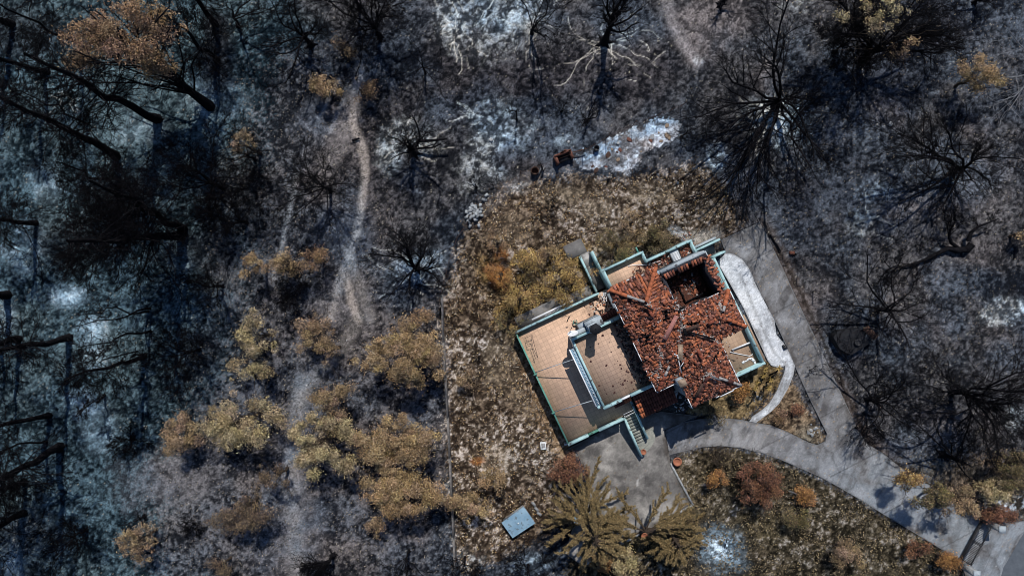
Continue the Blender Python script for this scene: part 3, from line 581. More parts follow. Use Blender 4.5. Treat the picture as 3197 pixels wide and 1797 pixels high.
GAPS = [(11.75,4.55,.55,.16,.5),(9.75,6.9,.18,.55,.2),(10.35,3.1,.16,.5,.3),(12.3,7.4,.5,.17,-.6),(8.35,4.2,.15,.5,.2)]   # where the tiles have dropped through
def in_gap(a, b, k=1.0):
    r_ = np.zeros(np.shape(a), bool)
    for ga, gb, ra, rb, an in GAPS:
        c_, s_ = math.cos(an), math.sin(an); x, y = (a-ga)*c_ + (b-gb)*s_, -(a-ga)*s_ + (b-gb)*c_
        r_ |= (x/ra)**2 + (y/rb)**2 < k*(.7 + .6*np.sin(9*a + 7*b)**2)
    return r_
def in_hole(a, b):
    return bool((a > 11.22 + .16*math.sin(5*b) + .10*math.sin(13*b)) and (b < 3.36 + .16*math.sin(4*a+1) + .12*math.sin(11*a))) or bool(in_gap(a, b, .8))
def rnorm(a, b):
    e = .03; zx = (rz(a+e,b)-rz(a-e,b))/(2*e); zy = (rz(a,b+e)-rz(a,b-e))/(2*e)
    if np.isnan(zx) or np.isnan(zy): return np.array((0,0,1.))
    n = np.array((-zx, zy, 1.)); return n/np.linalg.norm(n)
rsag = lambda a, b: -.34*np.clip(vnoise(np.array(a*.8+5), np.array(b*.8+5), 77)-.35, 0, 1) - .10*vnoise(np.array(a*2.6), np.array(b*2.6), 78)
roof_mb = MB(); aa = np.arange(7.44, 15.29, .09); bb = np.arange(-.18, 10.13, .09)
Ag, Bg = np.meshgrid(aa, bb); Zg = rz(Ag, Bg); idx = np.full(Ag.shape, -1)
Zs = np.where(np.isnan(Zg), 0, Zg) + rsag(Ag, Bg) + .20*(fbm(Ag, Bg, .5, 3, 90) - .55) + .06*(TN.rand(*Ag.shape)-.5)
ok = ~np.isnan(Zg) & ~((Ag > 11.25 + .16*np.sin(5*Bg) + .10*np.sin(13*Bg)) & (Bg < 3.36 + .16*np.sin(4*Ag+1) + .12*np.sin(11*Ag))) & ~in_gap(Ag, Bg)
idx[ok] = np.arange(ok.sum()); vt = np.c_[Ag[ok], -Bg[ok], Zs[ok]]; nv = len(vt)
q = np.stack([idx[:-1,:-1], idx[1:,:-1], idx[1:,1:], idx[:-1,1:]], -1).reshape(-1, 4); q = q[(q >= 0).all(1)]
roof_mb.add(vt, q); roof_mb.add(vt - np.array((0,0,.16)), q[:, ::-1])
roof = roof_mb.build('roof', MT['rubble'], villa)
mb = MB()                                              # rows still lying in place
def aligned(a, b, downhill, p_orange, tilt=.06):
    n = rnorm(a, b); al = np.array((downhill[0], -downhill[1], 0.)); al = al - n*np.dot(al, n)
    al += np.array((TR.gauss(0,tilt), TR.gauss(0,tilt), 0))
    z = float(rz(a, b)) + float(rsag(a, b)) + .07
    barrel(mb, np.array((a, -b, z)), -al, n, .42, .098, tilec(TR.random() < p_orange))
def face(a, b):
    best = None
    for B in BL:
        ds = [a-B[0], B[2]-a, b-B[1], B[3]-b]
        if min(ds) < 0: continue
        k = int(np.argmin(ds))
        if best is None or min(ds) > best[0]: best = (min(ds), k)
    return best
DH = [(-1,0),(1,0),(0,-1),(0,1)]
for a in np.arange(7.5, 15.2, .215):
    for b in np.arange(-.1, 10.0, .34):
        for swap in (0, 1):
            A_, B_ = (a, b) if not swap else (7.5 + (b+.1)*1.0, -.1 + (a-7.5)*1.0)
            if not (7.44 < A_ < 15.27 and -.18 < B_ < 10.1) or in_hole(A_, B_): continue
            fc = face(A_, B_)
            if fc is None or fc[1] // 2 != (1 - swap): continue
            k = fc[1]; p = .26
            if k == 2 and B_ < 1.5: p = .8                        # north slope of the west wing
            if k == 1 and A_ < 11.4 and B_ < 2.6: p = .78         # beside the burnt hole
            if k == 1 and A_ > 12.2: p = .5
            if k == 0 and fc[0] < .5: p = .2
            if k == 3 and B_ > 7: p = .28
            if TR.random() < p: aligned(A_, B_, DH[k], .35, .05 if p > .5 else .15)
# broken tiles all over
i = 0
while i < 3700:
    a, b = TR.uniform(7.5, 15.2), TR.uniform(-.12, 10.05)
    z = rz(a, b)
    if np.isnan(z) or in_hole(a, b): continue
    if (b < 1.3 and TR.random() < .75): continue
    i += 1
    n = rnorm(a, b) + np.array((TR.gauss(0,.3), TR.gauss(0,.3), 0)); ang = TR.uniform(0, 6.28)
    c0 = np.array((a, -b, float(z) + float(rsag(a, b)) + TR.uniform(.0, .10)))
    t_ = TR.random(); c = tilec()
    if t_ < .5: barrel(mb, c0, np.array((math.cos(ang), math.sin(ang), TR.gauss(0,.15))), n, TR.uniform(.12,.36), TR.uniform(.07,.10), c, flip=TR.random() < .3)
    else:
        if t_ > .93: c = np.array((.36,.33,.32))*TR.uniform(.5,1.3)
        elif t_ > .84: c = np.array((.025,.02,.022))
        e1 = np.array((math.cos(ang), math.sin(ang), TR.gauss(0,.25))); e2 = np.array((-math.sin(ang), math.cos(ang), TR.gauss(0,.25)))
        mb.obox(c0, e1*TR.uniform(.03,.11), e2*TR.uniform(.02,.06), n*.012, c)
for pl, k_ in (([(1310,640),(1360,735),(1392,830),(1395,920),(1380,1060),(1390,1150),(1385,1270)],150),([(1225,1290),(1235,1200),(1250,1120),(1215,1040)],60),([(1700,1020),(1640,985),(1560,960),(1470,930)],50),([(1680,760),(1700,700),(1690,800)],25),([(1560,1290),(1600,1240),(1660,1310)],40),([(1100,690),(1190,770)],25)):
    for _ in range(k_):                                # mortar and plaster lumps along the broken ridges
        j = TR.randrange(len(pl)-1); t = TR.random(); l = loc('R1', pl[j][0]+(pl[j+1][0]-pl[j][0])*t+TR.gauss(0,11), pl[j][1]+(pl[j+1][1]-pl[j][1])*t+TR.gauss(0,11), 6.6); z = rz(l[0], l[1])
        if np.isnan(z) or in_hole(l[0], l[1]): continue
        an_ = TR.uniform(0,3.14); mb.obox(np.array((l[0], -l[1], float(z)+float(rsag(l[0],l[1]))+.10)), np.array((math.cos(an_),math.sin(an_),TR.gauss(0,.2)))*TR.uniform(.03,.13), np.array((-math.sin(an_),math.cos(an_),TR.gauss(0,.2)))*TR.uniform(.02,.06), (0,0,.02), np.array((.38,.35,.34))*TR.uniform(.4,1.25))
tag(mb.build('clay_tile', MT['tile'], roof), kind='stuff')
def ridge(p, q, segs, r=.125):                         # p, q house coordinates; segs list of (t0, t1, colour)
    mb = MB(); p = np.array(p, float); q = np.array(q, float); L = np.linalg.norm(q-p)
    n = int(L/.36)
    for k in range(n):
        t = (k+.5)/n; c = None
        for t0, t1, cc in segs:
            if t0 <= t < t1: c = cc
        if c is None: continue
        a, b = p + (q-p)*t; z = float(rz(a, b)); dz = (float(rz(*(p+(q-p)*min(t+.02,.999)))) - z) / (.02*L)
        barrel(mb, np.array((a, -b, z + .15)), np.array(((q-p)[0]/L, -(q-p)[1]/L, dz + .04)), np.array((0,0,1.)), .45, r*TR.uniform(.93,1.07)*(.72 if c[2] > .2 else 1), np.array(c)*TR.uniform(.85,1.15), .88)
    mb.build('ridge_tile_row', MT['tile'], roof)
OR = (.36,.11,.05); WM = (.30,.29,.29); DK = (.075,.026,.022); RD = (.21,.06,.035)
ridge((7.5,-.12),(9.25,1.62),[(0,.42,OR),(.42,.98,WM)], .14)
ridge((11.15,-.14),(9.35,1.66),[(0,1,OR)], .14)
ridge((15.2,3.48),(13.75,4.94),[(0,.55,OR),(.55,.9,WM)], .15); ridge((15.2,6.40),(13.75,4.94),[(0,.75,OR)], .14)
ridge((13.1,10.05),(11.2,8.2),[(0,.25,WM),(.25,.5,DK),(.5,.75,WM)], .14); ridge((9.4,10.0),(11.0,8.3),[(0,.3,RD),(.3,1,DK)], .13)
ridge((7.55,7.9),(9.2,6.2),[(.05,.5,RD),(.5,.9,WM)], .13)
ridge((9.32,2.0),(9.32,4.0),[(.0,.35,RD)], .12); ridge((11.2,5.9),(11.2,8.1),[(.1,.5,RD)], .12); ridge((12.2,4.94),(13.6,4.94),[(.2,.8,RD)], .12)
for k in range(14):                                    # last tiles left along the walls of the open room
    if k in (4, 9): continue
    mb = MB(); barrel(mb, np.array((11.55 + k*.215, -.72, 6.0 + TR.uniform(-.02,.04))), np.array((TR.gauss(0,.08), 1, .35)), np.array((0,-.3,1.)), .46, .095, tilec()); mb.build('roof_tile', MT['tile'], roof)
for k in range(40):
    a, b = 14.72 + TR.uniform(-.16,.35), TR.uniform(.7, 3.5)
    mb = MB(); barrel(mb, np.array((a, -b, 5.98 + TR.uniform(0,.05))), np.array((1, TR.gauss(0,.8), TR.gauss(0,.2))), np.array((0,0,1.)), TR.uniform(.2,.42), .09, tilec()); mb.build('roof_tile', MT['tile'], roof)
for ga, gb, ra, rb, an in GAPS:                        # rafters bared where the tiles dropped through
    for k in (-.55, 0, .55):
        if ra > rb: p, q = (ga+k*ra, gb-.45), (ga+k*ra, gb+.45)
        else: p, q = (ga-.45, gb+k*rb), (ga+.45, gb+k*rb)
        MB().bar(AB(*p, float(rz(*p))-.12), AB(*q, float(rz(*q))-.12), .09, .09).build('rafter', MT['char'], roof)
mb = MB()                                              # pale broken eaves board
for p, q in [((7.42,-.12),(7.42,7.9)),((7.45,7.98),(9.1,7.98)),((9.26,8.3),(9.26,10.1)),((9.26,10.12),(13.1,10.12)),((13.12,7.0),(13.12,10.1)),((7.44,-.2),(11.1,-.2)),((11.32,.6),(11.32,3.1)),((11.5,3.42),(14.5,3.42)),((15.29,3.6),(15.29,6.4)),((13.3,6.48),(15.2,6.48))]:
    p = np.array(p); q = np.array(q); L = np.linalg.norm(q-p); t = 0
    while t < 1:
        s_ = TR.uniform(.25, 1.1)/L; e = min(1, t+s_)
        if TR.random() < .72:
            P, Q = p+(q-p)*t, p+(q-p)*e; zz = 5.93
            if 11.3 < P[0] < 11.4: zz = 6.2
            MB().bar(AB(*P, zz+TR.uniform(-.02,.03)), AB(*Q, zz+TR.uniform(-.02,.03)), .05, .12).build('eaves_board', MT['white'], roof)
        t = e
ch = MB(); hbox(ch, 8.96, 7.62, 9.42, 8.08, 5.2, 7.15); chim = ch.build('roof_chimney', MT['plaster'], villa)
mb = MB(); hbox(mb, 8.92, 7.58, 9.46, 8.12, 7.15, 7.22); mb.build('cap', MT['oldboard'], chim)
# low tiled porch roofs
def porch(name, a0, a1, b0, b1, z0, z1, c_edge=0, lit=None):
    mb = MB()
    for a in np.arange(a0+.1, a1, .205):
        n = max(1, int(abs(b1-b0)/.38))
        for k in range(n):
            t = (k+.5)/n; b = b0+(b1-b0)*t
            c = np.array((.125,.037,.026))*TR.uniform(.6,1.2)  # dark tone puts the main roof's shadow into the tile colour
            if lit and lit(a, b): c = tilec(1)  # sunlit patch painted as orange tiles
            barrel(mb, np.array((a, -b, z0+(z1-z0)*t+.05)), np.array((0, -(b1-b0), (z1-z0)*.9)), np.array((0,0,1.)), .47, .092, c, 1.08)
    o = mb.build(name, MT['tile'], villa)
    m2 = MB(); m2.add([AB(a0,b0,z0),AB(a1,b0,z0),AB(a1,b1,z1),AB(a0,b1,z1)], [(0,1,2,3)]); m2.add([AB(a0,b0,z0-.1),AB(a1,b0,z0-.1),AB(a1,b1,z1-.1),AB(a0,b1,z1-.1)], [(3,2,1,0)])
    m2.build('roof_boarding', MT['rubble'], o)
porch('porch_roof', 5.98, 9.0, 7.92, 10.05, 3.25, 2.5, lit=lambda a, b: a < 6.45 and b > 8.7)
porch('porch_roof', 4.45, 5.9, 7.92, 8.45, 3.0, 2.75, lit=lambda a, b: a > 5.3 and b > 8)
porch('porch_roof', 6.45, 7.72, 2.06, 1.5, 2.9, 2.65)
for a in (6.1, 8.8): MB().bar(AB(a, 9.95, 0), AB(a, 9.95, 2.45), .16).build('porch_post', MT['aqua'], villa)

# ------------------------------------------------------------------ burnt things lying on and around the villa
def rubble_mb(n, rect, zf, big=.16, seed=1, white=.06, dark=.3, poly=None):
    r = random.Random(seed); mb = MB()
    for _ in range(n):
        a, b = r.uniform(rect[0], rect[2]), r.uniform(rect[1], rect[3]); z = zf(a, b) if callable(zf) else zf
        ang = r.uniform(0, 6.28); c0 = ABw(a, b, z); s_ = big*r.uniform(.2, 1)**1.4
        q = r.random(); c = np.array(r.choice(TILEC))*r.uniform(.6,1.1)
        if q < white: c = np.array((.45,.45,.45))
        elif q < white+dark: c = np.array((.03,.025,.025))
        e1 = np.array((math.cos(ang), math.sin(ang), r.gauss(0,.3))); e2 = np.array((-math.sin(ang), math.cos(ang), r.gauss(0,.3)))
        if r.random() < .45: barrel(mb, c0, e1, np.array((r.gauss(0,.4), r.gauss(0,.4), 1)), s_*2, s_*.6, c)
        else: mb.obox(c0 + np.array((0,0,s_*.2)), e1*s_, e2*s_*r.uniform(.3,.7), np.array((0,0,.014)), c)
    return mb
heap = lambda a, b: 3.2 + TR.random()*.75*max(.15, 1 - ((a-12.9)/1.6)**2*.5 - ((b-2.6)/1.4)**2*.5)
mb = MB(); gx, gy = np.meshgrid(np.linspace(11.5,14.55,32), np.linspace(.7,3.5,28)); gz = 3.22 + .55*np.clip(1-((gx-12.7)/1.9)**2-((gy-2.9)/1.7)**2,0,1) + .25*fbm(gx,gy,.5,3,3)
ii = np.arange(gx.size).reshape(gx.shape); mb.add(np.c_[gx.ravel(), -gy.ravel(), gz.ravel()], np.stack([ii[:-1,:-1],ii[1:,:-1],ii[1:,1:],ii[:-1,1:]],-1).reshape(-1,4))
mb.build('fallen_roof_debris', MT['rubble'], villa)
tag(rubble_mb(700, (11.6,1.3,14.4,3.45), heap, .17, 4, .08, .15).build('tile_debris', MT['tile']), 'heap of fallen red tiles inside the burnt-out room', 'rubble', kind='stuff')
tag(rubble_mb(620, (11.5,-.5,15.0,.2), lambda a, b: 2.22 + TR.random()*.22, .14, 5, .08, .15).build('tile_debris', MT['tile']), 'red tile rubble filling the north-east balcony', 'rubble', kind='stuff')
tag(rubble_mb(150, (10.2,-.6,11.6,.2), lambda a, b: 2.22 + TR.random()*.08, .10, 6, .1, .2).build('tile_debris', MT['tile']), 'scattered tile crumbs on the orange north balcony', 'rubble', kind='stuff')
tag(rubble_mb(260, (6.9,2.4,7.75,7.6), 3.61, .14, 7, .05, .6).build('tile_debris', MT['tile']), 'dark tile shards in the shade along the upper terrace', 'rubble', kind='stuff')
tag(rubble_mb(150, (6.2,.3,7.75,2.0), 1.31, .11, 8, .1, .5).build('tile_debris', MT['tile']), 'tile shards at the inner end of the lower terrace', 'rubble', kind='stuff')
tag(rubble_mb(110, (12.9,6.6,14.8,10.1), 1.72, .09, 9, .12, .2).build('tile_debris', MT['tile']), 'tile crumbs and ash scattered on the east terrace', 'rubble', kind='stuff')
tag(rubble_mb(190, (14.95,.9,15.6,6.4), lambda a, b: .5 + .08*int(max(0,b-1.2)/.372) + .05, .13, 10, .2, .2).build('tile_debris', MT['tile']), 'fallen tiles on the side steps along the east wall', 'rubble', kind='stuff')
tag(rubble_mb(130, (8.9,8.1,10.4,11.6), .06, .16, 11, .7, .2).build('plaster_debris', MT['tile']), 'pale plaster lumps in the deep shade below the south eaves', 'rubble', kind='stuff')
tag(rubble_mb(90, (15.2,-1.3,16.2,.0), .04, .08, 12, .2, .2).build('tile_debris', MT['tile']), 'small tile crumbs on pale ground beside the north entry', 'rubble', kind='stuff')
fr = random.Random(31)
def shard(p, s_, c, label, group, name='tile_fragment', cat='tile fragment'):
    mb = MB(); ang = fr.uniform(0,6.28); e1 = np.array((math.cos(ang), math.sin(ang), .1)); 
    k = fr.randint(4, 6); P = [(math.cos(q*6.28/k+fr.uniform(-.3,.3))*s_*fr.uniform(.6,1.1), math.sin(q*6.28/k+fr.uniform(-.3,.3))*s_*fr.uniform(.5,1)) for q in range(k)]
    mb.prism(P, 0, .03, c); o = mb.build(name, MT['tile']); o.location = p; o.rotation_euler = (fr.gauss(0,.1), fr.gauss(0,.1), fr.uniform(0,6)); return tag(o, label, cat, group)
GT = 'dark tile fragments strewn on the upper terrace'
for _ in range(46):
    a, b = fr.uniform(3.95, 7.0), fr.uniform(2.6, 7.5)
    if fr.random() < .5: a, b = fr.gauss(6.3, .5), fr.gauss(6.6, .6)
    a = min(max(a, 3.9), 7.4); b = min(max(b, 2.5), 7.55)
    shard(ABw(a, b, 3.605), fr.choice((.03,.04,.05,.06,.09,.11)), (.055,.022,.02), 'small dark roof tile fragment lying loose on the tiled upper terrace', GT)
GT = 'roof tile fragments strewn on the lower terrace'
for _ in range(20):
    shard(ABw(fr.gauss(5.8, .7), fr.uniform(.35, 1.3), 1.305), fr.choice((.03,.04,.05,.07)), (.06,.024,.02), 'small dark roof tile fragment lying loose on the tiled lower terrace', GT)
def thing(mb, name, m, label, cat, group=None, smooth=False): return tag(mb.build(name, MT[m], smooth=smooth), label, cat, group)
def hb(v, x, y, z): return at(v, x, y, z)
# satellite dish
dish = empty('satellite_dish', ABw(3.85, 1.72, 3.9), 'round white satellite dish on the corner of the upper terrace', 'satellite dish')
mb = MB(); ax = np.array((-.22,.80,.42)); ax /= np.linalg.norm(ax); e1 = np.cross(ax, (1,0,0)); e1 /= np.linalg.norm(e1); e2 = np.cross(ax, e1); v = []
for r_ in (0, .14, .28, .40): v += [np.array((0,.0,1.0)) + (e1*math.cos(q)+e2*math.sin(q))*r_ + ax*.45*r_*r_ for q in np.arange(20)*math.pi/10]
mb.add(v, [(i*20+j, i*20+(j+1)%20, (i+1)*20+(j+1)%20, (i+1)*20+j) for i in range(3) for j in range(20)]); mb.build('reflector', MT['white'], dish, True)
MB().tube([(0,0,0),(0,0,1.0)], .035).build('pole', MT['frame'], dish)
MB().tube([np.array((0,0,1.))+e2*.36, np.array((0,0,1.))+ax*.55], .015).box(np.array((-.04,-.04,.96))+ax*.55, np.array((.04,.04,1.04))+ax*.55).build('receiver_arm', MT['frame'], dish)
thing(MB().tube([ABw(3.98,.95,2.0), ABw(4.15,.75,2.35), ABw(4.3,.62,2.6)], .04), 'metal_pipe', 'frame', 'thin grey pipe standing up behind the white satellite dish', 'pipe')
# wire rack and green hose reel
mb = MB()
def R_(a, b, z): return ABw(a, b, z)
for L in ([(.55,.7,2.0),(1.1,.72,2.0),(.95,1.35,2.0),(.45,1.25,2.0),(.55,.7,2.0)], [(.7,1.3,2.0),(.55,2.5,1.9),(.3,2.6,1.4)], [(.55,.7,2.0),(.5,.7,1.3)], [(1.1,.72,2.0),(1.1,.72,1.3)], [(.95,1.35,2.0),(.75,2.55,1.35)], [(.45,1.25,2.0),(.95,1.35,2.0)], [(.5,1.0,2.0),(1.0,1.05,2.0)]):
    mb.tube([R_(*q) for q in L], .018, 5)
thing(mb, 'clothes_rack', 'frame', 'black wire clothes rack in the corner of the lower terrace', 'clothes rack')
mb = MB()
for k in range(3): mb.tube([ABw(4.55,1.3,1.5+.07*k) + np.array((math.cos(q)*.16, math.sin(q)*.16, 0)) for q in np.linspace(0,6.28,16)], .03, 5)
thing(mb, 'hose_reel', 'green', 'green hose coil beside the outdoor chimney', 'hose')
# white window lying on the balcony rubble
p = hb('H3', 560, 345, 2.6)
win = empty('fallen_window', p, 'white-framed window pane lying on the red rubble of the balcony', 'window', rz=T-.03)
MB().box((-.34,-.42,-.03),(.34,.42,.02)).build('pane', MT['plaster'], win)
mb = MB()
for k in range(9): mb.box((-.30,-.40+k*.085,.02),(.30,-.355+k*.085,.035))
mb.build('shutter_slat', MT['white'], win)
mb = MB().bar((-.37,-.45,0),(.37,-.45,0),.06).bar((-.37,.45,0),(.37,.45,0),.06).bar((-.37,-.48,0),(-.37,.48,0),.06).bar((.37,-.48,0),(.37,.48,0),.06); mb.build('frame', MT['frame'], win)
# boards and beams on the roof
def beam(p, q, wd, ht, m, name, label, cat):
    return thing(MB().bar(p, q, wd, ht), name, m, label, cat)
def rp(v, x, y, dz=.12):
    z = 6.6
    for _ in range(4):
        l = loc(v, x, y, z); h = rz(l[0], l[1]); z = (6.1 if np.isnan(h) else float(h)) + dz + .16
    return at(v, x, y, z)
beam(rp('H4',480,130,.22), rp('H4',285,510,.22), .30, .05, 'board', 'fallen_board', 'long pinkish board lying slantwise on the roof tiles', 'board')
beam(rp('H4',545,590,.2), rp('H4',535,850,.2), .34, .05, 'oldboard', 'fallen_board', 'wide tan board with white edges lying on the roof near its chimney', 'board')
mb = MB().bar(rp('H4',490,760,.24), rp('H4',555,1050,.24), .05).bar(rp('H4',435,740,.24), rp('H4',500,780,.24), .04).bar(rp('H4',590,880,.24), rp('H4',540,960,.24), .04)
thing(mb, 'white_lath', 'white', 'splintered white laths at the end of the tan roof board', 'lath')
beam(rp('H4',670,390,.2), rp('H4',1090,510,.2), .12, .12, 'char', 'charred_beam', 'long charred beam sunk in the eastern roof slope', 'beam')
beam(rp('H4',840,280,.2), rp('H4',600,370,.2), .22, .16, 'rust', 'charred_beam', 'dark red beam lying at the centre of the roof', 'beam')
beam(rp('H4',600,340,.2), rp('H4',630,450,.2), .20, .16, 'char', 'charred_beam', 'short black beam stub at the roof centre', 'beam')
beam(rp('H4',900,1230,.2), rp('H4',780,1448,.2), .17, .15, 'rust', 'charred_beam', 'dark beam lying on the southern roof slope near the eaves', 'beam')
beam(rp('H4',1035,1100,.2), rp('H4',1180,1170,.2), .14, .10, 'palewood', 'grey_post', 'whitish round post lying on the south-east roof slope', 'post')
beam(rp('H2',1250,1130,.2), rp('H2',1450,1230,.2), .10, .10, 'char', 'charred_beam', 'thin charred beam on the west roof slope below the hips', 'beam')
beam(at('H3',720,1110,3.95), at('H3',1040,940,4.1), .11, .11, 'char', 'charred_beam', 'black beam lying across the rubble in the open room', 'beam')
beam(at('H3',615,860,4.0), at('H3',720,1090,4.0), .09, .09, 'char', 'charred_beam', 'thin black rafter along the west side of the open room', 'beam')
beam(at('H4',1370,680,1.85), at('H4',1690,550,2.0), .11, .07, 'white', 'drain_pipe', 'straight white drain pipe lying on the east terrace', 'pipe')
thing(MB().tube([at('H4',1340,715,1.8), at('H4',1480,745,1.78), at('H4',1660,780,1.76), at('H4',1705,750,1.76)], .03), 'bent_pipe', 'white', 'thin bent white pipe lying on the east terrace', 'pipe')
thing(MB().tube([at('H4',1300,790,1.9), at('H4',1430,855,1.76)], .025), 'thin_rod', 'oldboard', 'thin yellowish rod under the east eaves', 'rod')
mb = MB(); pts = [at('H4',*q, 1.74) for q in [(1535,890),(1570,870),(1610,855),(1640,825),(1690,820),(1730,860),(1745,905)]]
for i in range(len(pts)-1): mb.bar(pts[i], pts[i+1] + (pts[i+1]-pts[i])*.15, (.17,.10,.12,.16,.20,.16)[i], .05)
thing(mb, 'gutter_piece', 'white', 'curled white gutter piece on the corner of the east terrace', 'gutter')
thing(MB().tube([at('H4',1650,690,1.76), at('H4',1680,710,1.8), at('H4',1695,740,1.76)], .02), 'metal_bracket', 'frame', 'small dark bent bracket on the east terrace', 'bracket')
mb = MB()
for q in range(14): mb.bar(at('H2', 560+TR.uniform(0,140), 930+TR.uniform(0,180), 1.5), at('H2', 560+TR.uniform(0,140), 930+TR.uniform(0,180), 1.9), .03)
thing(mb, 'twisted_frame', 'white', 'tangle of twisted white metal strips at the terrace corner under the eaves', 'metal frame')
thing(MB().tube([at('H2',1040,515,2.3), at('H2',1180,495,2.35), at('H2',1300,500,2.3), at('H2',1420,475,2.4), at('H2',1560,435,2.5)], .025), 'fallen_gutter', 'white', 'thin white gutter strip hanging across the north balcony', 'gutter')
def potmb(c0, s_=1):
    mb = MB(); mb.lathe(c0, [(.02,.02),(.20*s_,.02),(.27*s_,.34*s_),(.31*s_,.36*s_),(.31*s_,.42*s_),(.24*s_,.42*s_),(.21*s_,.30*s_),(.02,.28*s_)], 16); return mb
thing(potmb(at('R2',1022,576,.40), .75), 'plant_pot', 'pot', 'terracotta pot at the foot of the outside stairs', 'plant pot')
thing(potmb(at('R2',1255,640,0), 1.15), 'plant_pot', 'pot', 'large terracotta pot on the bed edge beside the forecourt', 'plant pot')
thing(potmb(at('R2',1030,1160,0), .9), 'plant_pot', 'pot', 'terracotta pot under the fir at the south edge of the forecourt', 'plant pot')

# ------------------------------------------------------------------ trees
class Br:
    """grows branches as polylines"""
    def __init__(s, seed): s.r = random.Random(seed); s.thick = []; s.thin = []
    def put(s, pts, r0, r1):
        pts = np.array(pts); rr = np.linspace(r0, r1, len(pts)); (s.thick if r0 > .028 else s.thin).append((pts, rr))
    def grow(s, p, dr, L, r0, lev, nb, up=.0, wob=.22, spread=(.5, 1.1), ratio=.5, n=5, mind=.25, rmin=.0125):
        r = s.r; pts = [np.array(p, float)]; dr = np.array(dr, float); dr /= np.linalg.norm(dr) + 1e-9; dirs = [dr]
        for k in range(n - 1):
            dr = dr + np.array((r.gauss(0, wob), r.gauss(0, wob), r.gauss(0, wob) + up)); dr /= np.linalg.norm(dr)
            pts.append(pts[-1] + dr * L/(n-1)); dirs.append(dr)
        s.put(pts, max(r0, rmin), max(r0*.42, rmin*.8))
        if lev <= 0: return pts
        m = nb[0]
        for i in range(m):
            t = mind + (1 - mind) * (i + r.random()) / m; x = t * (n - 1); k = min(int(x), n - 2)
            q = pts[k] + (pts[k+1] - pts[k]) * (x - k); ax = dirs[k]
            s1 = np.cross(ax, (r.gauss(0,1), r.gauss(0,1), r.gauss(0,1))); s1 /= np.linalg.norm(s1) + 1e-9
            an = r.uniform(*spread); nd = ax*math.cos(an) + s1*math.sin(an)
            s.grow(q, nd, L * ratio * r.uniform(.6, 1.25) * (1.15 - .5*t), r0 * (1 - .5*t) * .5, lev - 1, nb[1:], up, wob, spread, ratio, max(3, n - 1) if lev > 1 else 4, mind, rmin)
        return pts
    def mesh(s, which, name, m, parent):
        L = s.thick if which == 'thick' else s.thin
        mb = MB()
        if which == 'thick': v, f = tubes(L, 7)
        else: v, f = tubes(L, 3)
        mb.add(v, f); return mb.build(name, MT[m], parent, smooth=(which == 'thick'))
CHAR_OBJ = 'charred_tree'
def bare(name, base, H, spread, label, n=7, top=None, lev=3, nb=(9, 6, 3), r0=.13, seed=None, limbs=None, group=None, trunk=.35, up=.04, ratio=.48, wob=.27, m='char', lean=(0, 0), flat=1.0, cat='tree', crown='branch', ax=None, arc=None, limb_r=.5):
    """burnt broad tree: short trunk, limbs fanning out, twigs"""
    seed = seed if seed is not None else int(base[0]*7 + base[1]*13)
    B = Br(seed); r = B.r; b3 = d(*base); b3[2] = -.25
    tr = empty(name, b3, label, cat, group)
    th = H * trunk; t3 = np.array((lean[0], lean[1], th + .25))
    k = 6; pts = [t3*q/(k-1) + np.array((r.gauss(0,.05), r.gauss(0,.05), 0))*(q > 0) for q in range(k)]
    Tk = Br(seed+1); rr = np.array([r0*1.7, r0*1.15] + [r0*(1-.35*q/(k-1)) for q in range(2, k)]); Tk.thick.append((np.array(pts), rr))
    for q in range(5):                                 # root flare
        a = q*1.26 + r.uniform(-.3,.3); Tk.thick.append((np.array([(0,0,.45),(math.cos(a)*r0*1.6, math.sin(a)*r0*1.6,.18),(math.cos(a)*r0*4, math.sin(a)*r0*4,.10)]), np.array((r0*.8, r0*.5, r0*.12))))
    if limbs:
        for x, y, z in limbs:
            e = d(x, y, z) - b3; s0 = t3*r.uniform(.55, 1); L = np.linalg.norm(e - s0)
            B.grow(s0, e - s0, L, r0*limb_r*1.1, lev, nb, up*.6, wob*.6, (.35, .95), ratio, 6)
    for i in range(n):
        a = i*6.283/n + r.uniform(-.35,.35) if arc is None else r.uniform(*arc)
        s0 = t3 * r.uniform(.6, 1.0); zz = (H - th) * r.uniform(.35, 1.0) * flat
        L = spread*r.uniform(.65, 1.15)
        B.grow(s0, (math.cos(a)*L, math.sin(a)*L, zz), math.hypot(L, zz), r0*limb_r*r.uniform(.6,1), lev, nb, up, wob, (.35, 1.0), ratio, 6)
    Tk.thick += B.thick + (B.thin if r0 < .09 and n <= 5 else []); Tk.mesh('thick', 'trunk', m, tr)
    if B.thin and not (r0 < .09 and n <= 5): B.mesh('thin', crown, 'twig' if m == 'char' else m, tr)
    return tr
